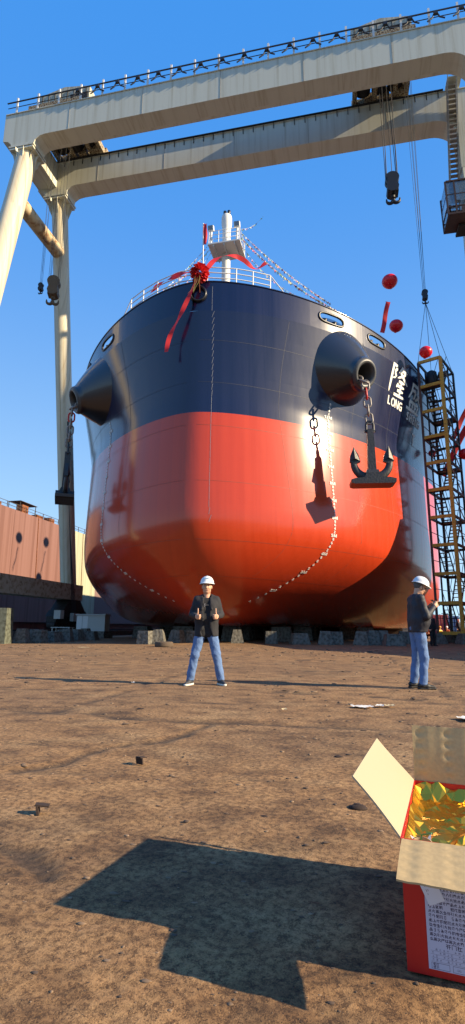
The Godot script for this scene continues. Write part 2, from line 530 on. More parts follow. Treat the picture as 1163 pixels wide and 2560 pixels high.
func make_ground() -> void:
	gn.seed = 5; gn.frequency = 0.35; gn.fractal_octaves = 4
	gn2.seed = 17; gn2.frequency = 0.35; gn2.fractal_octaves = 3
	var mb := MB.new()
	var nx := 380
	var nz := 470
	var rows := []
	var cols := []
	for j in nz:
		var t := float(j) / (nz - 1)
		var z := -1.5 - 0.35 * sinh((t * 1.35 - 0.35) * 8.8)
		if j == nz - 1: z = -1600.0
		var row := PackedVector3Array()
		var cr := PackedColorArray()
		for i in nx:
			var u := float(i) / (nx - 1) * 2.0 - 1.0
			var x := -0.4 + 0.55 * sinh(u * 7.6)
			var g := ground_at(x, z)
			row.append(Vector3(x, g[0] if absf(x) < 80 and z > -100 else 0.0, z))
			cr.append(g[1])
		rows.append(row); cols.append(cr)
	mb.grid(rows, false, true, cols)
	var grit := grain_img(512, noise_img(31, 0.02, 4, 512), 0.5, [[1, 0.06], [2, 0.08], [4, 0.08], [8, 0.05]])
	var stain := grain_img(1024, noise_img(37, 0.009, 6, 1024, 0.6), 0.9, [[1, 0.035], [2, 0.035], [4, 0.03]])
	var m := mat(Color(1.118, 1.118, 1.118), 0.93)
	m.albedo_color = Color.WHITE
	m.vertex_color_use_as_albedo = true
	m.albedo_texture = ramp_tex(grit, [[0.0, rgb(84, 74, 66)], [0.3, rgb(150, 140, 130)], [0.5, rgb(214, 208, 200)], [0.7, rgb(250, 246, 240)], [1.0, rgb(255, 252, 245)]])
	m.normal_enabled = true
	m.normal_texture = normal_tex(grit, 2.5)
	m.normal_scale = 0.5
	tri_map(m, Vector3.ONE * 1.7)
	m.detail_enabled = true
	m.detail_blend_mode = BaseMaterial3D.BLEND_MODE_MUL
	m.detail_albedo = ramp_tex(stain, [[0.0, rgb(130, 120, 112)], [0.3, rgb(196, 188, 180)], [0.48, rgb(230, 225, 218)], [0.62, rgb(248, 245, 240)], [1.0, rgb(255, 255, 252)]])
	m.detail_uv_layer = BaseMaterial3D.DETAIL_UV_2
	m.uv2_triplanar = true
	m.uv2_world_triplanar = true
	m.uv2_scale = Vector3(0.16, 0.16, 0.23)
	struct("ground", mb, m)
	# unseen dark sheets added outside both crane tracks to cut light bounced upwards
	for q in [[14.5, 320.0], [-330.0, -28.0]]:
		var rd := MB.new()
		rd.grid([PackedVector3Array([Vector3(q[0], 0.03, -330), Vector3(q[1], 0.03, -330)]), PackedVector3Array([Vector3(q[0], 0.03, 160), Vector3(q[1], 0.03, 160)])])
		struct("added_dark_sheet", rd, mat(Color(0.11, 0.104, 0.096).linear_to_srgb(), 0.9))
	# loose clods and grit
	var pm := MB.new()
	var rows2 := []
	for i in 5:
		var r := PackedVector3Array()
		for k in 7:
			var a := TAU * k / 7
			var t := PI * i / 4
			var w := 1.0 + 0.25 * sin(k * 2.3 + i * 1.7)
			r.append(Vector3(sin(t) * cos(a) * w, cos(t) * 0.55, sin(t) * sin(a) * w))
		rows2.append(r)
	pm.grid(rows2, true, true)
	var mm := MultiMesh.new()
	mm.transform_format = MultiMesh.TRANSFORM_3D
	mm.use_colors = true
	mm.mesh = pm.mesh()
	var spots := []
	for k in 9000:
		var z := -0.9 - pow(rng.randf(), 1.8) * 24.0
		var x := rng.randf_range(-1.0, 1.0) * (0.75 - z * 0.62) - 0.15 * absf(z)
		var s := 0.0016 + 0.0032 * pow(rng.randf(), 6.0) * (1.0 + absf(z) * 0.75)
		if rng.randf() < 0.02: s *= 1.6
		spots.append([x, z, s])
	mm.instance_count = spots.size()
	for k in spots.size():
		var q = spots[k]
		var s: float = q[2]
		var b := Basis(Vector3.UP, rng.randf() * TAU).scaled(Vector3(s * rng.randf_range(0.8, 2.2), s * rng.randf_range(0.5, 1.1), s))
		mm.set_instance_transform(k, Transform3D(b, Vector3(q[0], ground_at(q[0], q[1])[0] + s * 0.15, q[1])))
		var t := rng.randf()
		mm.set_instance_color(k, Color(0.075, 0.05, 0.035).lerp(Color(0.27, 0.18, 0.11), t * t))
	var mi := MultiMeshInstance3D.new()
	mi.multimesh = mm
	var sm := mat(Color.WHITE, 0.9)
	sm.albedo_color = Color.WHITE
	sm.vertex_color_use_as_albedo = true
	mi.material_override = sm
	mi.name = "loose_grit"
	add_child(mi)
	stuff(mi)
	tag(mi, "loose brown clods and grit scattered over the dirt", "grit")

# ---------------------------------------------------------------- the ship
const KEEL := 1.0
const KNUCKLE := 17.0
const BOOT := 11.15
var ship: Node3D
func tab(x: float, xs: Array, ys: Array) -> float:
	if x <= xs[0]: return ys[0]
	for i in range(1, xs.size()):
		if x <= xs[i]: return lerpf(ys[i - 1], ys[i], (x - xs[i - 1]) / (xs[i] - xs[i - 1]))
	return ys[-1]
# how far aft the stem lies at height m above the keel
func stem(m: float) -> float:
	var q := pow(clampf((6.0 - m) / 6.0, 0, 1), 2.2)
	return 9.0 * (1.0 - pow(1.0 - q, 1.0 / 2.2)) - pow(clampf((m - 12.0) / 7.0, 0, 1), 1.5) * 0.4
func half_breadth(m: float, s: float) -> float:
	m = minf(m, KNUCKLE)
	var sp := maxf(s - stem(m), 0.0)
	var e := tab(m, [0.0, 6.0, 8.0, 11.0, 12.0, 14.0, 17.0], [0.64, 0.64, 0.65, 0.67, 0.67, 0.655, 0.62])
	var bm := tab(m, [0.0, 12.0, 17.0], [14.9, 14.9, 15.4])
	var ln := tab(m, [0.0, 12.0, 17.0], [24.8, 24.8, 23.2])
	var t := clampf(sp / ln, 0, 1)
	var qn := 1.0 - (1.0 - t) * (1.0 - t)
	var b := bm * sqrt(qn) * pow(qn + 0.02, e - 0.5)   # a rounded stem
	if qn >= 0.9: b = bm * lerpf(sqrt(qn) * pow(qn + 0.02, e - 0.5), 1.0, (qn - 0.9) * 10.0)
	var r := lerpf(5.0, 2.4, clampf((s - 5.0) / 18.0, 0, 1))
	var w := minf(b, lerpf(b, 2.4, clampf((s - 5.0) / 14.0, 0, 1)))
	var q := pow(clampf((r - m) / r, 0, 1), 1.7)
	return b - w * (1.0 - pow(1.0 - q, 1.0 / 1.7))
func hull(side: float, s: float, m: float) -> Vector3:
	return Vector3(side * half_breadth(m, s), KEEL + m, -s)
func hull_normal(side: float, s: float, m: float) -> Vector3:
	var e := 0.05
	var ts := hull(side, s + e, m) - hull(side, maxf(s - e, stem(minf(m, KNUCKLE))), m)
	var tm := hull(side, s, minf(m, KNUCKLE) + e) - hull(side, s, minf(m, KNUCKLE) - e)
	var n := ts.cross(tm) * side
	return n.normalized()
func hull_off(side: float, s: float, m: float, off: float) -> Vector3:
	return hull(side, s, m) + hull_normal(side, s, m) * off
func deck_m(s: float) -> float: return 18.79 - 0.07 * s
func aft_samples(far: float) -> Array:
	var a := [0.0]
	for i in range(1, 64): a.append(0.006 * i + 30.0 * pow(i / 63.0, 2.6))
	for i in range(1, 9): a.append(a[-1] + (far - 30.4) / 8.0)
	return a
func shell(levels: Array, far := 150.0) -> MB:
	var mb := MB.new()
	var sa := aft_samples(far)
	var rows := []
	for m in levels:
		var st := stem(minf(m, KNUCKLE))
		var row := PackedVector3Array()
		for k in range(sa.size() - 1, -1, -1): row.append(hull(-1, st + sa[k], m))
		for k in range(1, sa.size()): row.append(hull(1, st + sa[k], m))
		rows.append(row)
	mb.grid(rows, false, true)
	return mb
func strip_on_hull(mb: MB, pts: Array, w: float, off := 0.012) -> void:
	# pts: [side, s, m]; a flat ribbon lying on the plating
	var p := []
	var nn := []
	for q in pts:
		p.append(hull_off(q[0], q[1], q[2], off)); nn.append(hull_normal(q[0], q[1], q[2]))
	var a := PackedVector3Array()
	var b := PackedVector3Array()
	for i in p.size():
		var d: Vector3 = (p[mini(i + 1, p.size() - 1)] - p[maxi(i - 1, 0)]).normalized()
		var x: Vector3 = d.cross(nn[i]).normalized() * w * 0.5
		a.append(p[i] - x); b.append(p[i] + x)
	mb.grid([a, b], false, true)
func stroke(mb: MB, pts: Array, s0: float, m0: float, size: float, w: float) -> void:
	# a brush stroke of a written sign, wide in the middle, on the right-hand plating
	var n := 9
	var cv := Curve2D.new()
	for q in pts: cv.add_point(Vector2(q[0], q[1]))
	var a := PackedVector3Array()
	var b := PackedVector3Array()
	var l := cv.get_baked_length()
	for i in n:
		var t := float(i) / (n - 1)
		var p := cv.sample_baked(l * t)
		var d := (cv.sample_baked(minf(l, l * t + 0.02)) - cv.sample_baked(maxf(0, l * t - 0.02))).normalized()
		var x := Vector2(-d.y, d.x) * w * (0.62 + 0.38 * sin(PI * minf(1.0, t * 0.8 + 0.25)))
		if i == n - 1: x *= 0.45
		for e in 2:
			var q: Vector2 = p + x * (1.0 if e else -1.0)
			var v := hull_off(1, s0 + q.x * size, m0 + q.y * size, 0.02)
			if e: a.append(v)
			else: b.append(v)
	mb.grid([a, b], false, true)
func letter(text: String, side: float, s: float, m: float, h: float, mt: Material, parent: Node, called := "letter", narrow := 1.0) -> void:
	var key := "%s|%.3f" % [text, h]
	if not letters.has(key):
		var t := TextMesh.new()
		t.text = text
		var f := SystemFont.new()
		f.font_names = PackedStringArray(["Droid Sans"])
		f.font_weight = 700
		t.font = f
		t.font_size = 48
		t.pixel_size = h / 34.0
		t.depth = 0.012
		t.curve_step = 4.0
		letters[key] = t
	var n := hull_normal(side, s, m)
	var ts := (hull(side, s + 0.1, m) - hull(side, s - 0.1, m)).normalized() * side
	var up := n.cross(ts).normalized()
	inst(called, letters[key], mt, parent, Transform3D(Basis(ts * narrow, up, n), hull(side, s, m) + n * 0.022))
var letters := {}

func rounded_ring(mb: MB, side: float, sa: float, sb: float, ma: float, mt: float, hole: Rect2) -> Array:
	# plating between the rectangle (sa..sb, ma..top) and an oval hole; returns the hole's outline
	var n := 40
	var cx := hole.get_center().x
	var cy := hole.get_center().y
	var hw := hole.size.x * 0.5
	var hh := hole.size.y * 0.5
	var inner := []
	var rows := [PackedVector3Array(), PackedVector3Array()]
	for k in n + 1:
		var a := TAU * k / n
		var d := Vector2(cos(a), sin(a))
		# stadium shape
		var ex := pow(absf(d.x), 0.55) * signf(d.x) * hw
		var ey := pow(absf(d.y), 0.8) * signf(d.y) * hh
		var p := Vector2(cx + ex, cy + ey)
		var tx := (sb - cx if d.x > 0 else cx - sa) / maxf(absf(d.x), 1e-5)
		var dm := ((deck_m(cx) - cy) if d.y > 0 else cy - ma) / maxf(absf(d.y), 1e-5)
		var t := minf(tx, dm)
		var o := Vector2(cx + d.x * t, cy + d.y * t)
		if d.y > 0 and dm <= tx: o.y = deck_m(o.x)
		rows[0].append(hull(side, p.x, p.y))
		rows[1].append(hull(side, o.x, o.y))
		if k < n: inner.append(hull(side, p.x, p.y))
	mb.grid(rows, false, side < 0)
	# the four corners left over
	for c in [[sb, ma], [sb, mt], [sa, ma], [sa, mt]]:
		var mcc: float = deck_m(c[0]) if c[1] == mt else c[1]
		var corner := hull(side, c[0], mcc)
		var best := []
		for k in n:
			best.append([rows[1][k].distance_to(corner), k])
		best.sort_custom(func(x, y): return x[0] < y[0])
		mb.tri(corner, rows[1][best[0][1]], rows[1][best[1][1]])
	return inner

func make_ship() -> void:
	var b := Basis(Vector3.UP, deg_to_rad(-1.36)) * Basis(Vector3.BACK, deg_to_rad(-0.44))
	ship = thing("cargo_ship", "large new cargo ship with navy blue topsides and red bottom on the berth", "ship", Vector3(-7.77, 0, -25.54), b)
	var low := []
	for i in 47: low.append(BOOT * pow(i / 46.0, 1.25))
	obj("bottom_plating", shell(low), M.red, ship).set_meta("label", "red antifouling paint below the waterline")
	var top := []
	for i in 25: top.append(BOOT + (KNUCKLE - BOOT) * i / 24.0)
	obj("topside_plating", shell(top), M.blue, ship).set_meta("label", "glossy navy blue paint above the waterline")
	# flat of bottom
	var fb := MB.new()
	var r0 := PackedVector3Array()
	var r1 := PackedVector3Array()
	for k in aft_samples(150.0):
		r0.append(hull(-1, 9.0 + k, 0.0)); r1.append(hull(1, 9.0 + k, 0.0))
	fb.grid([r0, r1])
	obj("bottom_plating", fb, M.red, ship)
	# bulwark with two openings on each side
	var bw := MB.new()
	var holes := {1.0: [[2.55, 4.6, Rect2(2.95, 17.55, 1.25, 0.62)], [5.4, 7.6, Rect2(5.8, 17.45, 1.4, 0.6)]], -1.0: [[2.1, 4.0, Rect2(2.5, 17.45, 1.15, 0.62)], [5.3, 7.7, Rect2(5.75, 17.5, 1.6, 0.6)]]}
	var mid := PackedVector3Array()
	var midt := PackedVector3Array()
	var sa := aft_samples(150.0)
	for side in [1.0, -1.0]:
		var cuts := []
		for s in sa:
			if s - 0.4 < 20.0: cuts.append(s - 0.4)
		for h in holes[side]: cuts.append(h[0]); cuts.append(h[1])
		cuts.append(20.0)
		cuts.sort()
		for k in cuts.size() - 1:
			var m0: float = cuts[k]
			var m1: float = cuts[k + 1]
			var inside := false
			for h in holes[side]:
				if m0 >= h[0] - 1e-6 and m1 <= h[1] + 1e-6: inside = true
			if inside or m1 - m0 < 1e-5: continue
			bw.grid([PackedVector3Array([hull(side, m0, KNUCKLE), hull(side, m1, KNUCKLE)]), PackedVector3Array([hull(side, m0, deck_m(m0)), hull(side, m1, deck_m(m1))])], false, side > 0)
		for h in holes[side]:
			var rim := rounded_ring(bw, side, h[0], h[1], KNUCKLE, 99.0, h[2])
			var ch := MB.new()
			ch.tube(rim, 0.075, 8, false, true)
			var o := obj("mooring_chock", ch, M.black, ship)
			for e in 2:
				var sr: float = h[2].position.x + h[2].size.x * (0.3 + 0.4 * e)
				var rr := MB.new()
				var foot := hull_off(side, sr, h[2].position.y + 0.02, -0.22)
				rr.lathe([[0.0, 0.0], [0.17, 0.0], [0.13, 0.08], [0.13, 0.2], [0.17, 0.27], [0.0, 0.3]], foot, Vector3.UP, 12)
				obj("roller", rr, M.black, o, false)
	obj("bulwark", bw, M.blue, ship, true)
	var rail := MB.new()
	var path := []
	for k in range(sa.size() - 1, 0, -1):
		if sa[k] < 20.4: path.append(hull(-1, sa[k] - 0.4, deck_m(sa[k] - 0.4)))
	path.append(Vector3(0, KEEL + deck_m(-0.4), 0.4))
	for k in range(1, sa.size()):
		if sa[k] < 20.4: path.append(hull(1, sa[k] - 0.4, deck_m(sa[k] - 0.4)))
	rail.tube(path, 0.05, 6)
	obj("bulwark_rail", rail, M.blue, ship)
	# decks
	var dk := MB.new()
	r0 = PackedVector3Array(); r1 = PackedVector3Array()
	for s in sa:
		if s < 20.4:
			r0.append(hull(-1, s - 0.38, 16.9)); r1.append(hull(1, s - 0.38, 16.9))
	dk.grid([r0, r1], false, true)
	obj("forecastle_deck", dk, M.mauve, ship)
	dk = MB.new()
	dk.grid([PackedVector3Array([hull(-1, 20.0, 13.0), hull(-1, 20.0, 16.9)]), PackedVector3Array([hull(1, 20.0, 13.0), hull(1, 20.0, 16.9)])])
	obj("forecastle_bulkhead", dk, M.white, ship)
	dk = MB.new()
	dk.box(Vector3(0, KEEL + 15.6, -85.0), Vector3(29.0, 0.1, 129.0))
	obj("main_deck", dk, M.mauve, ship)
	# main deck rails (their shade falls on the next ship)
	var rl := MB.new()
	for side in [-1.0, 1.0]:
		for k in 60:
			var p := Vector3(side * 14.6, KEEL + 15.65, -21.0 - k * 2.0)
			rl.bar(p, p + Vector3(0, 1.1, 0), 0.08, 0.08)
		for h in [0.55, 1.1]: rl.bar(Vector3(side * 14.6, KEEL + 15.65 + h, -21.0), Vector3(side * 14.6, KEEL + 15.65 + h, -140.0), 0.06, 0.06)
	obj("main_deck_rail", rl, M.white, ship)
	# round fairlead in the stem
	var fl := MB.new()
	fl.lathe([[0.0, -0.14], [0.3, -0.14], [0.34, -0.02], [0.36, 0.1], [0.41, 0.16], [0.47, 0.14], [0.5, 0.04], [0.52, -0.3]], Vector3(0.28, KEEL + 18.0, 0.28), Vector3(0.15, -0.06, 0.98).normalized(), 28)
	obj("bow_fairlead", fl, M.black, ship)
	# bolsters that carry the anchors
	for side in [1.0, -1.0]:
		var mouth := Vector3(9.2 * side, 15.2, -3.6)
		var ax := Vector3(-0.68 * side, 0.37, -0.63).normalized()
		var pd := MB.new()
		pd.lathe([[0.9, 0.12], [0.94, 0.3], [1.04, 0.42], [1.38, 0.8], [1.8, 1.3], [2.2, 1.85], [2.54, 2.4], [2.86, 2.9], [3.15, 3.35], [3.4, 3.9], [3.5, 5.4]], mouth, ax, 48)
		var bl := obj("anchor_bolster", pd, M.black if side < 0 else M.blue, ship)
		bl.material_override = M.bolster
		var lp := MB.new()
		lp.lathe([[0.0, 1.5], [0.5, 1.5], [0.52, 0.5], [0.53, 0.18], [0.57, 0.04], [0.66, -0.05], [0.76, -0.05], [0.85, 0.02], [0.9, 0.12]], mouth, ax, 48)
		obj("lip", lp, M.lip_steel, bl)
	# draft marks
	var cols := [[1.0, 4.3, 1.4, 12.8, 0.0], [-1.0, 3.95, 1.4, 12.6, 0.0]]
	for c in cols:
		var m: float = c[2]
		while m <= c[3] + 0.01:
			var t := int(round(m * 10.0))
			if t % 2 == 0:
				var whole := t % 10 == 0
				letter("%dM" % (t / 10) if whole else str(t % 10), c[0], c[1], m, 0.14 if not whole else 0.17, M.mark, ship, "draft_mark", 1.3)
			m += 0.2
	# name
	for k in 4: letter("LONG"[k], 1.0, 8.36 + k * 0.44, 14.55, 0.56, M.mark, ship)
	for k in 5: letter("SHENG"[k], 1.0, 10.8 + k * 0.48, 14.3, 0.56, M.mark, ship)
	letter("T", 1.0, 12.2, 13.0, 0.85, M.mark, ship)
	var long_ := [[[0.1, 0.98], [0.1, 0.03]], [[0.1, 0.94], [0.33, 0.9], [0.2, 0.72], [0.33, 0.58], [0.16, 0.5]], [[0.6, 1.0], [0.42, 0.76]], [[0.52, 0.88], [0.84, 0.88], [0.62, 0.7], [0.4, 0.58]], [[0.52, 0.8], [0.74, 0.66], [1.02, 0.52]], [[0.5, 0.5], [0.84, 0.52]], [[0.5, 0.42], [0.42, 0.28]], [[0.48, 0.35], [0.86, 0.37]], [[0.66, 0.48], [0.66, 0.06]], [[0.5, 0.2], [0.84, 0.22]], [[0.36, 0.03], [0.98, 0.06]]]
	var sheng := [[[0.18, 0.86], [0.92, 0.88]], [[0.24, 0.86], [0.22, 0.6], [0.08, 0.36]], [[0.26, 0.68], [0.5, 0.69], [0.46, 0.44], [0.38, 0.47]], [[0.6, 1.0], [0.68, 0.66], [0.92, 0.38], [1.0, 0.5]], [[0.86, 0.72], [0.72, 0.54], [0.54, 0.42]], [[0.76, 0.99], [0.86, 0.93]], [[0.2, 0.3], [0.84, 0.3]], [[0.2, 0.3], [0.26, 0.05]], [[0.42, 0.3], [0.44, 0.05]], [[0.62, 0.3], [0.6, 0.05]], [[0.84, 0.3], [0.78, 0.05]], [[0.04, 0.04], [1.0, 0.05]]]
	for q in [[long_, 7.95, 15.05, 2.05], [sheng, 10.3, 14.75, 2.15]]:
		var mb := MB.new()
		for st in q[0]: stroke(mb, st, q[1], q[2], q[3], 0.05)
		obj("painted_sign", mb, M.mark, ship)
	# weld seams and the chalked line near the stem
	for q in [[15.3, M.seam_dark, 12.0], [12.9, M.seam_dark, 14.0], [10.45, M.seam, 16.0], [7.4, M.seam, 16.0], [4.35, M.seam, 14.0], [2.6, M.seam, 12.0]]:
		for side in [1.0, -1.0]:
			var pts := []
			for k in 34: pts.append([side, stem(q[0]) + 0.02 + q[2] * pow(k / 33.0, 1.8), q[0] - 0.02 * k / 33.0 * q[2]])
			var mb := MB.new()
			strip_on_hull(mb, pts, 0.022, 0.006)
			obj("weld_seam", mb, q[1], ship)
	for q in [[1.0, 1.75, 2.7, 5.0], [1.0, 5.6, 6.2, 4.0], [-1.0, 1.9, 2.4, 5.0], [-1.0, 5.4, 5.8, 4.0], [1.0, 8.6, 9.2, 4.0]]:
		for band in [[2.6, BOOT - 0.1, M.seam], [BOOT + 0.1, 16.9, M.seam_dark]]:
			var pts := []
			for k in 20:
				var m := lerpf(band[0], band[1], k / 19.0)
				pts.append([q[0], lerpf(q[2], q[1], m / 17.0), m])
			var mb := MB.new()
			strip_on_hull(mb, pts, 0.022, 0.006)
			obj("weld_seam", mb, band[2], ship)
	var ln := MB.new()
	var m := 5.2
	while m < 18.4:
		var lo := stem(minf(m, KNUCKLE))
		var hi := lo + 2.0
		for it in 24:
			var sm := (lo + hi) * 0.5
			if half_breadth(m, sm) < 1.05: lo = sm
			else: hi = sm
		strip_on_hull(ln, [[1.0, lo, m], [1.0, lo, m + 0.36]], 0.018, 0.008)
		m += 0.38
	obj("chalk_line", ln, M.chalk, ship)
	# forecastle rails
	var posts := []
	for s in [2.35, 1.65, 1.0, 0.45]: posts.append(hull(-1, s, deck_m(s)) + Vector3(0.25, 0, -0.1))
	posts.append(Vector3(-1.0, KEEL + deck_m(0), -0.05))
	posts.append(Vector3(0.7, KEEL + deck_m(0), 0.0))
	for s in [0.35, 0.75, 1.25, 1.8]: posts.append(hull(1, s, deck_m(s)) + Vector3(-0.25, 0, -0.1))
	var br := MB.new()
	for p in posts.slice(1, posts.size() - 1): br.tube([p, p + Vector3(0, 1.05, 0)], 0.038, 6)
	for h in [0.38, 0.72, 1.05]:
		var pp := []
		for k in range(1, posts.size() - 1): pp.append(posts[k] + Vector3(0, h, 0))
		br.tube(pp, 0.03, 6)
	br.tube([posts[1] + Vector3(0, 1.05, 0), posts[0]], 0.03, 6)
	br.tube([posts[-2] + Vector3(0, 1.05, 0), posts[-1]], 0.03, 6)
	obj("forecastle_rail", br, M.white, ship)
	# foremast
	var fm := MB.new()
	fm.lathe([[0.0, 12.45], [0.3, 12.45], [0.34, 12.4], [0.38, 12.2], [0.38, 11.7], [0.31, 11.3], [0.3, 11.1], [0.31, 6.0], [0.38, 0.0]], Vector3(-0.05, KEEL + 16.9, -7.0), Vector3.UP, 20)
	var mast := obj("foremast", fm, M.white, ship)
	var pf := MB.new()
	pf.box(Vector3(0.1, 27.1, -6.6), Vector3(2.3, 0.1, 1.9))
	for k in 3: pf.box(Vector3(-0.65 + k * 0.75, 26.97, -6.6), Vector3(0.06, 0.16, 1.8))
	obj("platform", pf, M.white, mast)
	var pr := MB.new()
	for x in [-1.0, -0.3, 0.5, 1.2]:
		for z in [-5.75, -7.45]: pr.tube([Vector3(x, 27.15, z), Vector3(x, 28.15, z)], 0.028, 6)
	for h in [27.5, 27.85, 28.15]:
		pr.tube([Vector3(-1.0, h, -7.45), Vector3(-1.0, h, -5.75), Vector3(1.2, h, -5.75), Vector3(1.2, h, -7.45)], 0.022, 6)
	obj("platform_rail", pr, M.white, mast)
	for x in [-0.95, 0.95]:
		var lt := MB.new()
		lt.tube([Vector3(x, 27.15, -6.1), Vector3(x, 28.45, -6.1)], 0.09, 8)
		lt.box(Vector3(x, 28.65, -6.05), Vector3(0.4, 0.36, 0.3), Basis(Vector3.RIGHT, 0.4))
		var fo := obj("floodlight", lt, M.white, mast)
		var gl := MB.new()
		gl.box(Vector3(x, 28.62, -5.89), Vector3(0.32, 0.28, 0.02), Basis(Vector3.RIGHT, 0.4))
		obj("lens", gl, M.glass, fo)
	var nl := MB.new()
	for x in [-0.18, 0.12]: nl.lathe([[0.0, 0.0], [0.09, 0.0], [0.09, 0.12], [0.12, 0.14], [0.12, 0.34], [0.06, 0.4], [0.0, 0.4]], Vector3(x, 30.35, -6.95), Vector3.UP, 10)
	obj("mast_lamp", nl, M.black, mast)

# ---------------------------------------------------------------- anchors
func link(long_: float, r: float) -> ArrayMesh:
	var p := []
	for k in 20:
		var a := TAU * k / 20
		p.append(Vector3(cos(a) * long_ * 0.3, sin(a) * long_ * 0.3 + signf(sin(a)) * long_ * 0.2, 0))
	var mb := MB.new()
	mb.tube(p, r, 8, false, true)
	return mb.mesh()
func make_anchor(label: String, turn: float, top: Vector3, start: Vector3) -> void:
	# origin at the underside of the crown; 3.2 m to the top of the shank
	var a := thing("anchor", label, "anchor", Vector3(top.x, top.y - 3.25, top.z), Basis(Vector3.UP, turn), "anchors hung below the bolsters")
	var sh := MB.new()
	sh.box(Vector3(0, 1.75, 0), Vector3(0.46, 2.9, 0.46), Basis.IDENTITY, Vector2(0.72, 0.72))
	obj("shank", sh, M.anchor, a)
	var cr := MB.new()
	cr.extrude([[-1.16, 0.06], [-1.0, 0.0], [1.0, 0.0], [1.16, 0.06], [1.18, 0.24], [0.9, 0.32], [0.5, 0.34], [0.32, 0.62], [-0.32, 0.62], [-0.5, 0.34], [-0.9, 0.32], [-1.18, 0.24]], Vector3(0, 0, -0.56), Vector3.RIGHT, Vector3.UP, Vector3(0, 0, 1.12))
	cr.box(Vector3(0, 0.5, 0), Vector3(0.9, 0.7, 1.0), Basis.IDENTITY, Vector2(0.7, 0.5))
	obj("crown", cr, M.anchor, a)
	for s in [-1.0, 1.0]:
		var fk := MB.new()
		var pts := []
		for k in 9:
			var t := k / 8.0
			var an := lerpf(-1.45, 0.15, t)
			pts.append(Vector3(s * (0.1 + 0.86 * cos(an)), 1.32 + 0.86 * sin(an), 0.0))
		fk.tube(pts, [0.2, 0.2, 0.19, 0.18, 0.17, 0.16, 0.15, 0.14, 0.12], 8, true, false, Vector2(0.75, 1.25))
		fk.extrude([[-0.32, 0.0], [-0.05, -0.14], [0.26, 0.0], [0.22, 0.34], [0.02, 0.84], [-0.22, 0.4]], Vector3(s * 0.92, 1.36, -0.1), Vector3.RIGHT * s, Vector3.UP, Vector3(0, 0, 0.2))
		fk.tri(Vector3(s * 0.62, 1.4, 0.1), Vector3(s * 0.94, 2.18, 0.1), Vector3(s * 0.9, 1.5, 0.26))
		fk.tri(Vector3(s * 1.17, 1.4, 0.1), Vector3(s * 0.94, 2.18, 0.1), Vector3(s * 0.9, 1.5, 0.26))
		obj("fluke", fk, M.anchor, a)
	var sk := MB.new()
	var p := []
	for k in 13:
		var an := PI * k / 12.0
		p.append(Vector3(cos(an) * 0.2, 3.42 + sin(an) * 0.28, 0))
	p[0].y = 3.05; p[12].y = 3.05
	sk.tube(p, 0.07, 8)
	sk.tube([Vector3(-0.3, 3.12, 0), Vector3(0.3, 3.12, 0)], 0.075, 8)
	obj("shackle", sk, M.anchor, a)
	var inv := a.transform.affine_inverse()
	var s0 := inv * start
	var s1 := Vector3(0, 3.62, 0)
	var lm := link(0.62, 0.055)
	var n := int(round(s0.distance_to(s1) / 0.46))
	var d := (s1 - s0).normalized()
	for k in n:
		var at := s0.lerp(s1, (k + 0.5) / n)
		var x := d.cross(Vector3(0.3, 0, 1)).normalized().rotated(d, PI / 2 * (k % 2) + 0.4)
		inst("chain_link", lm, M.red_paint if k == 1 else M.chain, a, Transform3D(Basis(x, d, x.cross(d)), at))
	# links lying in the mouth
	var inn := start + Vector3(-0.3 * signf(start.x + 7.77), 0.3, -0.3)
	for k in 2:
		var at := inv * start.lerp(inn, 0.2 + k * 0.9)
		var dd := (inv.basis * (inn - start)).normalized()
		var x := dd.cross(Vector3.UP).normalized().rotated(dd, PI / 2 * k)
		inst("chain_link", lm, M.chain, a, Transform3D(Basis(x, dd, x.cross(dd)), at))

# ---------------------------------------------------------------- gantry crane
# The crane, its hooks and the tower are drawn in units of 1.2 m above the eye's level and set up at their true size here.
func true_size(t: Node3D, k := 1.2) -> void:
	t.position = Vector3(t.position.x * k, EYE + (t.position.y - EYE) * k, t.position.z * k)
	var todo := t.get_children()
	while todo.size():
		var n: Node3D = todo.pop_back()
		todo.append_array(n.get_children())
		n.position *= k
		if n is MeshInstance3D:
			var arr: Array = n.mesh.surface_get_arrays(0)
			var v: PackedVector3Array = arr[Mesh.ARRAY_VERTEX]
			for i in v.size(): v[i] *= k
			arr[Mesh.ARRAY_VERTEX] = v
			var m := ArrayMesh.new()
			m.add_surface_from_arrays(Mesh.PRIMITIVE_TRIANGLES, arr)
			n.mesh = m
const ZN := -26.71
const ZF := -31.10
const GW := 1.3
const G0 := 33.93
const G1 := 36.17
func girder(zf: float) -> MB:
	# side outline in x and y with haunches into the legs, pushed through in z
	var q := [[-22.15, G1], [-22.15, G0], [-21.75, G0 - 0.1], [-21.5, G0 - 0.35], [-21.45, G0 - 0.62], [-19.75, G0 - 0.62], [-19.65, G0 - 0.3], [-19.3, G0 - 0.06], [-18.9, G0]]
	q.append([6.4, G0])
	for k in 9:
		var a := PI * 0.5 * k / 8.0
		q.append([6.9 + 1.5 * sin(a), G0 - 1.5 + 1.5 * cos(a)])
	q.append([8.4, 30.0]); q.append([10.9, 30.0]); q.append([10.9, G1])
	var mb := MB.new()
	mb.extrude(q, Vector3(0, 0, zf), Vector3.RIGHT, Vector3.UP, Vector3(0, 0, -GW))
	return mb
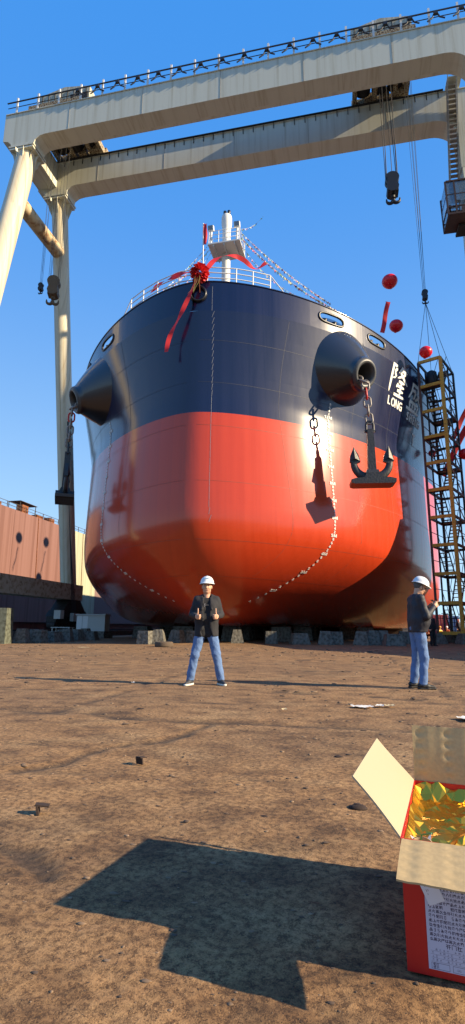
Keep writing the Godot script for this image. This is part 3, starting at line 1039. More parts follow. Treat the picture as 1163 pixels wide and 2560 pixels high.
func make_crane() -> void:
	var c := thing("gantry_crane", "tall cream gantry crane with twin girders spanning over the ship", "crane", Vector3(-20.6, 0, -29.5))
	var o := Vector3(20.6, 0, 29.5)
	var put := func(n: Node3D): n.position += o
	for z in [ZN, ZF]:
		var g := obj("girder", girder(z), M.crane, c); put.call(g)
		var rail := MB.new()
		rail.box(Vector3(-7.0, G1 + 0.06, z - 0.65), Vector3(29.6, 0.12, 0.14))
		var rr := obj("trolley_rail", rail, M.machine, g)
		for k in 5:
			var sp := MB.new()
			sp.box(Vector3(-17.2 + k * 5.3, (G0 + G1) * 0.5, z + 0.006), Vector3(0.03, G1 - G0, 0.012))
			obj("weld_seam", sp, M.rail_grey, g)
		var fl := MB.new()
		fl.box(Vector3(-5.65, G1 - 0.03, z + 0.03), Vector3(32.9, 0.06, 0.06))
		obj("top_flange", fl, M.crane, g)
		# walkway rail on the outer edge
		var zz: float = z + 0.03 if z == ZN else z - GW
		for k in 20:
			var x := -21.3 + k * 1.62
			var p := MB.new()
			p.bar(Vector3(x, G1, zz), Vector3(x, G1 + 1.25, zz), 0.12, 0.08)
			obj("rail_post", p, M.white, g)
		var w := MB.new()
		for h in [0.5, 0.95]: w.bar(Vector3(-22.0, G1 + h, zz), Vector3(10.5, G1 + h, zz), 0.035, 0.035)
		w.bar(Vector3(-22.0, G1 + 0.8, zz + 0.12), Vector3(10.5, G1 + 0.8, zz + 0.12), 0.06, 0.07)
		obj("handrail", w, M.machine, g)
		# cable festoon
		for k in (18 if z == ZN else 5):
			var x := -16.6 + k * 1.45 if z == ZN else 5.9 + k * 0.62
			var f := MB.new()
			f.box(Vector3(x, G1 + 0.66, zz + 0.12), Vector3(0.24, 0.22, 0.16))
			f.tube([Vector3(x - 0.1, G1 + 0.6, zz + 0.12), Vector3(x - 0.22, G1 + 0.3, zz + 0.12), Vector3(x - 0.5, G1 + 0.14, zz + 0.12)], 0.045, 5)
			f.tube([Vector3(x + 0.1, G1 + 0.6, zz + 0.12), Vector3(x + 0.22, G1 + 0.3, zz + 0.12), Vector3(x + 0.5, G1 + 0.14, zz + 0.12)], 0.045, 5)
			obj("cable_loop", f, M.black_steel, g)
	# brackets under the far walkway
	var rb := MB.new()
	for k in 38: rb.box(Vector3(-20.0 + k * 0.74, G1 - 0.22, ZF + 0.03), Vector3(0.045, 0.44, 0.06))
	put.call(stuff(obj("bracket", rb, M.machine, c)))
	var pl := MB.new()
	pl.box(Vector3(-7.0, G1 + 0.02, ZF + 0.08), Vector3(29.4, 0.05, 0.2))
	put.call(obj("walkway", pl, M.machine, c))
	# end beam that ties the girders at the slender legs
	var eb := MB.new()
	eb.box(Vector3(-21.35, (G0 + G1) * 0.5 + 0.02, (ZN - GW + ZF) * 0.5), Vector3(1.5, G1 - G0 - 0.1, ZN - GW - ZF + 0.02))
	put.call(obj("end_beam", eb, M.crane, c))
	# slender round legs on the side of the open sea
	for q in [[ZN - 0.65, -22.3], [ZF - 0.65, -37.3]]:
		var zt: float = q[0]
		var zb: float = q[1]
		var head := MB.new()
		var hx := -20.6
		head.box(Vector3(hx, G0 - 0.72, zt), Vector3(1.9, 0.12, 1.55))
		head.box(Vector3(hx, G0 - 0.9, zt), Vector3(1.8, 0.12, 1.5))
		var sl := (zb - zt) / (G0 - 3.4)
		for k in 10:
			var an := TAU * k / 10.0
			var dx := Vector3(cos(an), 0, sin(an))
			head.tri(Vector3(hx, G0 - 0.95, zt) + dx * 0.98, Vector3(hx, G0 - 0.95, zt) + dx * 0.55, Vector3(hx, G0 - 2.0, zt + sl) + dx * 0.6)
		put.call(obj("leg_head", head, M.crane, c))
		var lg := MB.new()
		var r := 0.68 if zt > -29 else 0.6
		lg.tube([Vector3(hx, G0 - 0.9, zt), Vector3(hx, 3.4, zb)], [r, r * 0.98], 28)
		put.call(obj("leg", lg, M.pipe, c))
	var tie := MB.new()
	tie.tube([Vector3(-20.6, 29.0, -26.6), Vector3(-20.6, 29.0, -32.3)], 0.5, 24)
	put.call(obj("tie_pipe", tie, M.rust_pipe, c))
	# sill beam and bogies of the slender legs
	var sb := MB.new()
	sb.box(Vector3(-20.6, 3.45, -29.9), Vector3(1.2, 1.15, 17.0))
	put.call(obj("sill_beam", sb, M.sill, c))
	for zc in [-22.3, -37.4]:
		var bg := MB.new()
		bg.box(Vector3(-20.6, 2.45, zc), Vector3(1.1, 0.9, 3.4), Basis.IDENTITY, Vector2(1, 0.45))
		bg.box(Vector3(-20.6, 1.85, zc), Vector3(1.0, 0.45, 4.6), Basis.IDENTITY, Vector2(1, 0.8))
		var bo := obj("bogie", bg, M.machine, c); put.call(bo)
		for k in 8:
			var wl := MB.new()
			wl.tube([Vector3(-20.9, 1.02, zc - 2.1 + k * 0.6), Vector3(-20.3, 1.02, zc - 2.1 + k * 0.6)], 0.28, 14)
			wl.box(Vector3(-20.6, 1.42, zc - 2.1 + k * 0.6), Vector3(0.75, 0.42, 0.44))
			obj("wheel", wl, M.machine, bo)
	for q in [[Vector3(-19.9, 1.75, -34.9), Vector3(0.5, 0.6, 0.5)], [Vector3(-19.9, 1.6, -37.2), Vector3(0.3, 0.6, 0.9)]]:
		var bx := MB.new()
		bx.box(q[0], q[1])
		put.call(obj("switch_box", bx, M.grey_paint, c))
	# hanging cable bundle on the slender leg
	for k in 5:
		var cb := MB.new()
		var p := []
		for i in 15:
			var t := i / 14.0
			p.append(Vector3(-19.98 + 0.03 * k, lerpf(16.0, 1.9, t), lerpf(-34.2, -36.9 - 0.1 * k, t) + 0.5 * sin(t * PI) * (0.1 + 0.2 * k)))
		cb.tube(p, 0.018, 6)
		put.call(obj("cable", cb, M.rope, c))
	# wide rigid leg: both girders run down into one plate
	var wl2 := MB.new()
	wl2.extrude([[-26.73, 30.05], [-28.03, 30.05], [-29.7, 24.6], [-30.3, 24.6], [-31.12, 30.05], [-32.42, 30.05], [-33.0, 15.0], [-33.0, 2.6], [-29.1, 2.6], [-28.85, 15.0]], Vector3(8.45, 0, 0), Vector3(0, 0, 1), Vector3.UP, Vector3(2.4, 0, 0))
	put.call(obj("leg", wl2, M.crane, c))
	# added unseen foot, outlined to cast shade on the lower hull and ground
	var ft := MB.new()
	ft.extrude([[-11.8, 0.9], [-13.4, 2.8], [-17.3, 4.0], [-19.3, 5.2], [-26.8, 6.8], [-28.6, 9.3], [-33.1, 9.3], [-35.0, 2.6], [-35.0, 0.9]], Vector3(8.6, 0, 0), Vector3(0, 0, 1), Vector3.UP, Vector3(2.0, 0, 0))
	put.call(obj("added_shade_foot", ft, M.crane, c))
	var sb2 := MB.new()
	sb2.box(Vector3(9.6, 0.95, -24.0), Vector3(1.6, 0.3, 22.0))
	put.call(obj("sill_beam", sb2, M.sill, c))
	for zc in [-15.5, -31.5]:
		var bg := MB.new()
		bg.box(Vector3(9.6, 0.7, zc), Vector3(1.1, 0.3, 5.4), Basis.IDENTITY, Vector2(1, 0.7))
		for k in 8: bg.tube([Vector3(9.3, 0.5, zc - 2.1 + k * 0.6), Vector3(9.9, 0.5, zc - 2.1 + k * 0.6)], 0.24, 14)
		put.call(obj("bogie", bg, M.machine, c))
	# stair down the rigid leg and the cab at its foot
	var st := MB.new()
	var ta := Vector3(8.15, 36.2, -30.7)
	var tb := Vector3(7.95, 27.3, -32.0)
	for dx in [-0.28, 0.28]:
		st.bar(ta + Vector3(dx, 0, 0), tb + Vector3(dx, 0, 0), 0.05, 0.2, Vector3.BACK)
		st.bar(ta + Vector3(dx, 0.4, 0.5), tb + Vector3(dx, 0.4, 0.5), 0.04, 0.04)
	var sto := obj("stair", st, M.rail_grey, c); put.call(sto)
	for k in 26:
		var sp := MB.new()
		sp.box(ta.lerp(tb, (k + 0.5) / 26.0), Vector3(0.52, 0.04, 0.26))
		obj("tread", sp, M.rail_grey, sto)
	var ld := MB.new()
	ld.box(Vector3(8.3, 36.3, -30.7), Vector3(0.9, 0.08, 0.9))
	put.call(obj("landing", ld, M.crane, c))
	var cbn := MB.new()
	cbn.box(Vector3(7.75, 25.4, -30.4), Vector3(1.55, 0.12, 1.7))
	cbn.box(Vector3(7.75, 27.75, -30.4), Vector3(1.5, 0.1, 1.6))
	for x in [7.0, 7.5, 8.5]:
		for z in [-29.65, -31.15]: cbn.bar(Vector3(x, 25.4, z), Vector3(x - 0.05, 27.75, z), 0.09, 0.09)
	for y in [25.95, 26.8]:
		for z in [-29.65, -31.15]: cbn.bar(Vector3(7.0, y, z), Vector3(8.5, y, z), 0.06, 0.06)
		cbn.bar(Vector3(6.98, y, -31.15), Vector3(6.98, y, -29.65), 0.06, 0.06)
	cbn.box(Vector3(8.15, 25.7, -29.65), Vector3(0.7, 0.5, 0.05))
	var cab := obj("operator_cab", cbn, M.cab, c); put.call(cab)
	for q in [[Vector3(6.97, 26.85, -30.4), Vector3(0.02, 1.5, 1.4)], [Vector3(7.22, 26.85, -29.64), Vector3(0.4, 1.6, 0.02)], [Vector3(7.95, 27.0, -29.64), Vector3(0.95, 1.3, 0.02)], [Vector3(7.75, 26.6, -31.16), Vector3(1.4, 2.0, 0.02)]]:
		var pn := MB.new()
		pn.box(q[0], q[1])
		obj("pane", pn, M.pane, cab)
	var bk := MB.new()
	bk.bar(Vector3(8.4, 25.2, -31.0), Vector3(9.0, 26.6, -31.5), 0.12, 0.12)
	bk.box(Vector3(8.3, 25.2, -30.9), Vector3(1.2, 0.16, 1.0))
	bk.box(Vector3(8.5, 24.8, -30.9), Vector3(0.5, 0.7, 0.4))
	put.call(obj("cab_bracket", bk, M.machine, c))
	true_size(c)
	# trolleys
	for q in [[-20.75, -16.75, "rusty crane trolley with a pale house, above the round legs"], [1.75, 5.55, "rusty crane trolley with a pale house, above the wide rigid leg"]]:
		var xa: float = q[0]
		var xb: float = q[1]
		var t := thing("crane_trolley", q[2], "trolley", Vector3((xa + xb) * 0.5, G1 + 0.12, -29.5), Basis.IDENTITY, "trolleys on the gantry")
		var w := xb - xa
		var fr := MB.new()
		for z in [2.1, -2.1]: fr.box(Vector3(0, 0.5, z), Vector3(w, 0.7, 0.5))
		for x in [-w * 0.45, -w * 0.1, w * 0.25, w * 0.45]: fr.box(Vector3(x, 0.35, 0), Vector3(0.3, 0.5, 4.0))
		obj("frame", fr, M.trolley, t)
		for x in [-w * 0.38, w * 0.38]:
			for z in [2.1, -2.25]:
				var wl := MB.new()
				wl.tube([Vector3(x, 0.22, z - 0.15), Vector3(x, 0.22, z + 0.15)], 0.24, 14)
				obj("wheel", wl, M.machine, t)
		for k in 3:
			var dr := MB.new()
			dr.tube([Vector3(-w * 0.3 + k * w * 0.28, 0.7, -1.3), Vector3(-w * 0.3 + k * w * 0.28, 0.7, 1.3)], 0.5, 16)
			obj("rope_drum", dr, M.machine, t)
		for k in 3:
			var gb := MB.new()
			gb.box(Vector3(w * (-0.2 + 0.28 * k), 0.45, -1.75 + 0.2 * k), Vector3(0.6, 0.8, 0.5))
			obj("gear_box", gb, M.trolley, t)
		var hs := MB.new()
		hs.extrude([[-w * 0.5, 1.0], [w * 0.5, 1.0], [w * 0.5, 3.1], [0.0, 3.45], [-w * 0.5, 3.0]], Vector3(0, 0, 1.2), Vector3.RIGHT, Vector3.UP, Vector3(0, 0, -2.4))
		var ho := obj("house", hs, M.house, t)
		for k in 8:
			var sm := MB.new()
			sm.bar(Vector3(-w * 0.5 + (k + 0.5) * w / 8.0, 1.0, 1.22), Vector3(-w * 0.5 + (k + 0.5) * w / 8.0, 3.0, 1.22), 0.04, 0.04)
			obj("rib", sm, M.machine, ho)
		var vent := MB.new()
		vent.box(Vector3(w * 0.3, 2.35, 1.21), Vector3(w * 0.34, 0.5, 0.04))
		obj("louvre", vent, M.dark, ho)
		true_size(t)
	# hook blocks with their ropes
	hook_block("large black hook block hanging from the trolley above the wide rigid leg", Vector3(3.85, 26.6, -29.5), 1.0, 7, 0.5, M.black_steel, 0.022, 0.0)
	hook_block("large worn hook block with a double hook in front of the round leg", Vector3(-19.05, 22.6, -29.5), 1.0, 6, 0.5, M.worn, 0.012, 0.35)
	hook_block("small black hook on thin ropes beside the round leg", Vector3(-20.05, 23.6, -29.5), 0.4, 4, 0.3, M.black_steel, 0.01, 0.0)
	hook_block("small black hook lifting the scaffold tower on four slings", Vector3(5.25, 19.5, -29.5), 0.42, 5, 0.3, M.black_steel, 0.012, 0.0)

func hook_block(label: String, at: Vector3, k: float, ropes: int, spread: float, m: Material, rr: float, tilt: float) -> void:
	# at: underside of the hook
	var t := thing("hook_block", label, "hook", at, Basis(Vector3.UP, tilt), "hook blocks of the gantry")
	var bl := MB.new()
	for z in [-0.16, 0.16]:
		bl.tube([Vector3(0, 1.75, z - 0.12) * k, Vector3(0, 1.75, z + 0.12) * k], 0.42 * k, 18)
	bl.box(Vector3(0, 1.25, 0) * k, Vector3(0.66, 1.1, 0.62) * k, Basis.IDENTITY, Vector2(0.9, 1.0))
	bl.tube([Vector3(0, 1.0, -0.4) * k, Vector3(0, 1.0, 0.4) * k], 0.36 * k, 14)
	obj("sheave_block", bl, m, t)
	var hk := MB.new()
	hk.tube([Vector3(0, 0.95, 0) * k, Vector3(0, 0.45, 0) * k], 0.13 * k, 10)
	for s in [-1.0, 1.0]:
		var p := []
		for i in 9:
			var a := PI * i / 8.0
			p.append(Vector3(s * (0.2 - 0.2 * cos(a)) , 0.3 - 0.22 * sin(a) + (0.1 if i == 8 else 0.0), 0) * k)
		hk.tube(p, [0.13 * k, 0.12 * k, 0.12 * k, 0.11 * k, 0.1 * k, 0.1 * k, 0.09 * k, 0.07 * k, 0.04 * k], 8)
	obj("hook", hk, m, t)
	for i in ropes:
		var r := MB.new()
		var x := (-0.5 + float(i) / (ropes - 1)) * spread * 1.3
		var z := 0.25 * k * (1.0 if i % 2 else -1.0)
		r.tube([Vector3(x * k * 0.75 if k < 0.9 else signf(x) * (0.3 + 0.12 * absf(x)), 1.75 * k, z), Vector3(x * 1.2, G1 + 0.5 - at.y, z)], rr, 5)
		obj("rope", r, M.rope, t)
	true_size(t)

# ---------------------------------------------------------------- scaffold tower
func make_tower() -> void:
	var u := Vector3(0.902, 0, 0.431)
	var w := Vector3(0.431, 0, -0.902)
	var base := Vector3(4.65, 0.7, -29.94)
	var t := thing("scaffold_tower", "tall black stair tower with yellow front frame hung beside the bow", "scaffold", base, Basis.IDENTITY)
	var W := 1.25
	var D := 2.55
	var H := 15.3
	var n := 10
	var post := func(p: Vector3, m: Material, r: float):
		var mb := MB.new()
		mb.bar(p, p + Vector3(0, H, 0), r, r, u)
		obj("post", mb, m, t)
	post.call(Vector3.ZERO, M.brown_steel, 0.11)
	post.call(u * W, M.yellow, 0.17)
	post.call(u * W + w * D, M.black_steel, 0.11)
	post.call(w * D, M.black_steel, 0.13)
	post.call(w * D * 0.5, M.black_steel, 0.08)
	post.call(u * W + w * D * 0.55, M.black_steel, 0.07)
	for k in n + 1:
		var h := Vector3(0, H * k / n, 0)
		var mb := MB.new()
		mb.bar(h, h + u * W, 0.1, 0.17)
		obj("front_beam", mb, M.yellow, t)
		for q in [[Vector3.ZERO, w * D, M.black_steel], [w * D, w * D + u * W, M.black_steel], [u * W, u * W + w * D, M.black_steel]]:
			var b := MB.new()
			b.bar(h + q[0], h + q[1], 0.08, 0.14)
			obj("beam", b, q[2], t)
		if k == n: break
		var hh := H / n
		# landing at alternate ends and a flight between
		var back := k % 2 == 0
		var pl := MB.new()
		var pc := h + (w * D * 0.86 if back else w * D * 0.14) + u * W * 0.5
		pl.box(pc + Vector3(0, 0.02, 0), Vector3(W * 0.92, 0.05, D * 0.24), Basis(u, Vector3.UP, -w))
		obj("landing", pl, M.black_steel, t)
		var fa := h + w * D * (0.74 if back else 0.26) + u * W * (0.3 if back else 0.7)
		var fb := h + Vector3(0, hh, 0) + w * D * (0.26 if back else 0.74) + u * W * (0.3 if back else 0.7)
		var sg := MB.new()
		for s in [-0.24, 0.24]: sg.bar(fa + u * s, fb + u * s, 0.035, 0.12)
		for s in [-0.24, 0.24]: sg.bar(fa + u * s + Vector3(0, 0.9, 0), fb + u * s + Vector3(0, 0.9, 0), 0.025, 0.025)
		var so := obj("stair_flight", sg, M.black_steel, t)
		for i in 7:
			var tr := MB.new()
			tr.box(fa.lerp(fb, (i + 0.5) / 7.0), Vector3(0.48, 0.035, 0.2), Basis(u, Vector3.UP, -w))
			obj("tread", tr, M.black_steel, so)
		# mid rails and a brace on the side
		var rl := MB.new()
		for f in [0.5]:
			var hm := h + Vector3(0, hh * f, 0)
			rl.bar(hm, hm + w * D, 0.03, 0.03)
			rl.bar(hm + w * D, hm + w * D + u * W, 0.035, 0.035)
			rl.bar(hm + u * W, hm + u * W + w * D, 0.03, 0.03)
		obj("guard_rail", rl, M.black_steel, t)
		var br := MB.new()
		br.bar(h + u * W + Vector3(0, hh, 0), h + u * W + w * D * 0.98, 0.045, 0.045)
		obj("brace", br, M.rail_grey, t)
		var kb := MB.new()
		kb.bar(h + u * W + Vector3(0, hh * 0.78, 0), h + u * W + w * 0.35 + Vector3(0, hh, 0), 0.06, 0.06)
		obj("knee_brace", kb, M.yellow, t)
	# platform gate and dark net bundle at the top
	var nt := MB.new()
	nt.lathe([[0.0, -0.05], [0.3, 0.0], [0.36, 0.4], [0.3, 0.85], [0.12, 0.98], [0.0, 1.0]], Vector3(0, H - 1.05, 0) + w * D * 0.5 + u * 0.35, Vector3.UP, 14)
	obj("net_bundle", nt, M.black_steel, t)
	# slings
	var hook := Vector3(5.25, 19.5, -29.5) - base
	for p in [Vector3.ZERO, u * W, w * D, u * W + w * D]:
		var sl := MB.new()
		sl.tube([p + Vector3(0, H, 0), hook + Vector3(0, 0.08, 0)], 0.014, 5)
		obj("sling", sl, M.rope, t)
	true_size(t)

# ---------------------------------------------------------------- concrete blocks
func make_blocks() -> void:
	var variants := []
	for q in [[0.9, 0.75, 0.62], [0.8, 0.8, 0.6], [0.72, 0.72, 0.86], [1.1, 0.62, 0.72]]:
		var mb := MB.new()
		mb.box(Vector3(0, q[1] * 0.5, 0), Vector3(q[0], q[1], q[0] * 0.95), Basis.IDENTITY, Vector2(q[2], q[2]))
		variants.append(mb.mesh())
	var spots := [[-2.69, -30.9, 3], [-1.21, -30.6, 0], [-0.61, -30.9, 2], [0.83, -30.7, 0], [1.4, -30.9, 1], [2.01, -31.1, 1], [2.46, -30.0, 3], [3.48, -34.6, 0], [-10.88, -27.6, 2], [-10.29, -28.1, 1], [-10.0, -30.6, 0], [-9.2, -31.2, 2], [-6.5, -31.5, 1], [-4.4, -31.2, 2]]
	for q in spots:
		var o := inst("keel_block", variants[q[2]], M.block, null, Transform3D(Basis(Vector3.UP, rng.randf_range(-0.3, 0.3)), Vector3(q[0], 0, q[1] - 0.8)))
		var kind: String = ["tall tapered", "narrow tapered", "nearly straight-sided", "low wide"][q[2]]
		tag(o, kind + " concrete keel block under the bow on the " + ("tower" if q[0] > -7.0 else "crane track") + " side of the stem", "concrete block", "keel blocks under the bow")
	# rows under the flat bottom
	var deep := MB.new()
	deep.box(Vector3(0, 0.5, 0), Vector3(1.5, 1.0, 1.1), Basis.IDENTITY, Vector2(0.8, 0.8))
	var dm := deep.mesh()
	for k in 13:
		for x in [-8.5, -4.0, 0.0, 4.0, 8.5]:
			if absf(x) > 5.0 and k < 2: continue
			var o := inst("keel_block", dm, M.block, null, Transform3D(Basis(Vector3.UP, rng.randf_range(-0.1, 0.1)), Vector3(-7.77 + x + 0.8 * sin(k * 3.1 + x), -0.02, -37.0 - k * 3.2)))
			tag(o, "broad concrete keel block deep in the dark under the flat bottom", "concrete block", "keel blocks under the flat bottom")
	var lc := thing("added_cradle", "broad added timber cradle that closes the bright gap under the ship's flat bottom", "cradle", Vector3(-8.0, 0, -62.0))  # added timbers that block the bright strip of sky below the keel
	for k in 3:
		for i in 9:
			var tb := MB.new()
			tb.box(Vector3(-12.4 + i * 3.1, 0.17 + k * 0.345 + (maxf(0.0, 12.4 - i * 3.1) * 0.0077 if k == 2 else 0.0), 0.15 * (i % 2)), Vector3(3.08, 0.34 if k < 2 else 0.5, 0.7))
			obj("timber", tb, M.timber, lc)
	var ew := MB.new()
	ew.box(Vector3(0, 1.6, 0), Vector3(70, 3.2, 1.2))
	var eo := obj("added_end_wall", ew, M.block)  # added to block the bright horizon seen under the hull
	eo.position = Vector3(-16.0, 0, -182.0)
	tag(eo, "long added concrete wall hiding the bright horizon under the ship", "wall")
	# feet of the tower
	var u := Vector3(0.902, 0, 0.431)
	var w := Vector3(0.431, 0, -0.902)
	var tall := MB.new()
	tall.box(Vector3(0, 0.32, 0), Vector3(0.8, 0.64, 0.8), Basis.IDENTITY, Vector2(0.6, 0.6))
	var tm := tall.mesh()
	var tc := Vector3(5.58, 0, -35.93)
	for p in [tc, tc + u * 1.5, tc + u * 1.5 + w * 3.06, tc + w * 3.06]:
		var o := inst("tower_block", tm, M.block, null, Transform3D(Basis(Vector3.UP, 0.45), p))
		tag(o, "tapered concrete block carrying a corner of the stair tower", "concrete block", "blocks under the stair tower")
	# blocks along the crane track
	for k in 9:
		var z := -27.6 - k * 1.05
		var o := inst("track_block", variants[[1, 2, 0, 3][k % 4]], M.block, null, Transform3D(Basis(Vector3.UP, rng.randf_range(-0.2, 0.2)), Vector3(-17.9 + 0.5 * sin(k * 2.1), 0, z)))
		tag(o, "tapered concrete block standing beside the crane track wall", "concrete block", "blocks beside the crane track")
	var pil := MB.new()
	pil.box(Vector3(0, 0.95, 0), Vector3(1.1, 1.9, 1.0), Basis.IDENTITY, Vector2(0.94, 0.94))
	var po := inst("concrete_pier", pil.mesh(), M.pier, null, Transform3D(Basis(Vector3.UP, 0.2), Vector3(-18.55, 0, -26.4)))
	tag(po, "tall weathered concrete pier block beside the crane track", "concrete block")
	# track walls with rails
	for q in [[-24.72, 0.555, "low concrete wall carrying the crane rail beside the pink ship", "crane_track_wall"], [11.52, 0.06, "low concrete strip carrying the crane rail beside the stair tower", "crane_track_wall"]]:
		var wl := MB.new()
		wl.box(Vector3(0, q[1] * 0.5, 0), Vector3(1.6, q[1], 150.0))
		var t := thing(q[3], q[2], "wall", Vector3(q[0], 0, -75.0))
		obj("wall", wl, M.block, t)
		var rl := MB.new()
		rl.box(Vector3(0, q[1] + 0.06, 0), Vector3(0.14, 0.12, 150.0))
		obj("rail", rl, M.machine, t)
	var pu := MB.new()
	pu.lathe([[0.0, 0.0], [0.4, 0.0], [0.44, 0.04], [0.44, 0.2], [0.4, 0.24], [0.22, 0.24], [0.2, 0.2], [0.0, 0.2]], Vector3.ZERO, Vector3.UP, 22)
	var pk := inst("worn_tyre", pu.mesh(), M.tyre, null, Transform3D(Basis.IDENTITY, Vector3(-8.65, 0.0, -25.1)))
	tag(pk, "dusty worn tyre lying flat on the ground before the bow", "tyre")
	# white switch cabinet and small stuff by the track
	var cb := thing("switch_cabinet", "pale metal switch cabinet on the crane track wall beside the bow", "cabinet", Vector3(-20.6, 0.55, -41.7), Basis(Vector3.UP, 0.1))
	var c1 := MB.new()
	c1.box(Vector3(0, 0.65, 0), Vector3(2.4, 1.3, 1.2))
	obj("body", c1, M.grey_paint, cb)
	c1 = MB.new()
	c1.box(Vector3(0, 1.34, 0), Vector3(2.6, 0.08, 1.4))
	obj("roof", c1, M.grey_paint, cb)
	for k in 2:
		c1 = MB.new()
		c1.box(Vector3(-0.95 + k * 0.5, 0.68, 0.61), Vector3(0.44, 1.1, 0.03))
		obj("door", c1, M.white, cb)
	var base := MB.new()
	base.box(Vector3(-20.6, 0.275, -41.7), Vector3(2.8, 0.55, 1.7))
	var bo := obj("plinth", base, M.block)
	tag(bo, "concrete plinth under the pale switch cabinet", "plinth")
	var bench := thing("work_table", "low pale work table standing near the crane bogies", "table", Vector3(-21.4, 0, -38.2))
	c1 = MB.new(); c1.box(Vector3(0, 0.85, 0), Vector3(1.6, 0.06, 0.7)); obj("table_top", c1, M.grey_paint, bench)
	for x in [-0.7, 0.7]:
		for z in [-0.28, 0.28]:
			c1 = MB.new(); c1.bar(Vector3(x, 0, z), Vector3(x, 0.82, z), 0.06, 0.06); obj("leg", c1, M.grey_paint, bench)

func more_materials() -> void:
	var fine := noise_img(44, 0.04, 5)
	M.bolster = mat(rgb(14, 18, 32), 0.5)
	M.bolster.clearcoat_enabled = true
	M.bolster.clearcoat = 1.0
	M.bolster.clearcoat_roughness = 0.2
	M.rust_pipe = textured(rgb(214, 196, 164), 0.7, ramp_tex(noise_img(61, 0.018, 4), [[0.0, rgb(140, 96, 62)], [0.3, rgb(186, 146, 108)], [0.42, rgb(230, 222, 204)], [1.0, rgb(255, 255, 250)]]), Vector3.ONE * 0.22)
	M.sill = textured(rgb(206, 198, 176), 0.75, ramp_tex(noise_img(62, 0.05, 5, 256, 0.7), [[0.0, rgb(120, 106, 90)], [0.3, rgb(200, 190, 172)], [0.45, rgb(235, 230, 220)], [1.0, grey(1.0)]]), Vector3.ONE * 0.12)
	M.timber = mat(rgb(70, 56, 44), 0.9)
	M.grey_paint = mat(rgb(196, 198, 192), 0.6)
	M.rail_grey = mat(rgb(158, 152, 142), 0.7)
	M.lip_steel = textured(rgb(92, 94, 98), 0.45, ramp_tex(fine, [[0.0, grey(0.6)], [1.0, grey(1.0)]]), Vector3.ONE * 1.5)
	M.cab = textured(rgb(84, 58, 56), 0.65, ramp_tex(fine, [[0.0, grey(0.6)], [1.0, grey(1.0)]]), Vector3.ONE * 0.8)
	M.pane = mat(Color(0.55, 0.68, 0.8, 0.35), 0.05)
	M.pane.transparency = BaseMaterial3D.TRANSPARENCY_ALPHA
	M.trolley = textured(rgb(186, 176, 152), 0.75, ramp_tex(noise_img(63, 0.05, 5), [[0.0, rgb(90, 60, 40)], [0.35, rgb(150, 120, 90)], [0.55, rgb(235, 230, 215)], [1.0, grey(1.0)]]), Vector3.ONE * 0.4)
	M.house = textured(rgb(206, 206, 192), 0.7, ramp_tex(fine, [[0.0, rgb(190, 180, 160)], [1.0, grey(1.0)]]), Vector3(0.4, 0.1, 0.4))
	M.worn = textured(rgb(140, 128, 108), 0.75, ramp_tex(noise_img(64, 0.06, 4), [[0.0, rgb(70, 56, 46)], [0.5, rgb(180, 165, 145)], [1.0, grey(1.0)]]), Vector3.ONE * 0.9)
	M.brown_steel = mat(rgb(84, 52, 46), 0.6)
	M.pier = textured(rgb(112, 118, 104), 0.9, ramp_tex(fine, [[0.0, rgb(120, 116, 104)], [0.5, grey(0.85)], [1.0, grey(1.0)]]), Vector3.ONE * 0.3)
	M.tyre = mat(rgb(92, 78, 64), 0.9)
	M.balloon = mat(rgb(232, 30, 46), 0.3)
	M.balloon.backlight_enabled = true
	M.balloon.backlight = Color(0.6, 0.1, 0.12)
	M.silk = mat(rgb(206, 30, 38), 0.6)
	M.silk.backlight_enabled = true
	M.silk.backlight = Color(0.5, 0.08, 0.08)
	M.confetti = mat(Color.WHITE, 0.6)
	M.confetti.vertex_color_use_as_albedo = true

# ---------------------------------------------------------------- neighbouring ship
func make_left_ship() -> void:
	var t := thing("neighbour_ship", "unfinished ship with pink and cream primed sides beyond the crane track", "ship", Vector3(-46, 0, -60))
	for q in [[10.0, -23.0, M.pink, "pink primed side"], [-23.0, -33.0, M.cream, "pale cream primed side"], [-33.0, -85.0, M.mauve, ""]]:
		var z := float(q[0])
		while z > q[1] + 0.1:
			var e := maxf(q[1], z - 8.25)
			var mb := MB.new()
			mb.box(Vector3(-6.0, 9.4, (z + e) * 0.5), Vector3(12.0, 15.8, absf(z - e) - 0.04))
			mb.box(Vector3(-6.6 - 0.0, 0.95, (z + e) * 0.5), Vector3(11.0, 1.3, absf(z - e) - 0.04))
			var o := obj("hull_block", mb, q[2], t)
			if q[3]: o.set_meta("label", q[3])
			z = e
	var rl := MB.new()
	for h in [0.45, 0.9]: rl.bar(Vector3(-0.15, 17.3 + h, 10), Vector3(-0.15, 17.3 + h, -85), 0.06, 0.06)
	for k in 40: rl.bar(Vector3(-0.15, 17.3, 9.0 - k * 2.3), Vector3(-0.15, 18.25, 9.0 - k * 2.3), 0.08, 0.08)
	obj("deck_rail", rl, M.rail_dark, t)
	for q in [[-9.5, 1.3], [-3.0, 0.5], [-17.0, 0.8], [-13.5, 0.55], [1.5, 0.7]]:
		var mb := MB.new()
		mb.box(Vector3(-0.9, 17.3 + q[1] * 0.5, q[0]), Vector3(1.0, q[1], 1.6))
		obj("deck_crate", mb, M.rusty, t)
	var cp := MB.new()
	for z in [-8.0, -12.0]:
		for x in [-0.3, -2.2]: cp.bar(Vector3(x, 17.3, z), Vector3(x, 18.9, z), 0.08, 0.08)
	cp.box(Vector3(-1.2, 18.95, -10.0), Vector3(2.2, 0.06, 4.4))
	obj("deck_shelter", cp, M.rail_dark, t)
	for z in [-0.8, -12.5, -27.0]:
		var pp := MB.new()
		pp.bar(Vector3(0.05, 17.3, z), Vector3(0.05, 5.0, z - 0.6), 0.08, 0.08)
		obj("hanging_hose", pp, M.rusty, t)

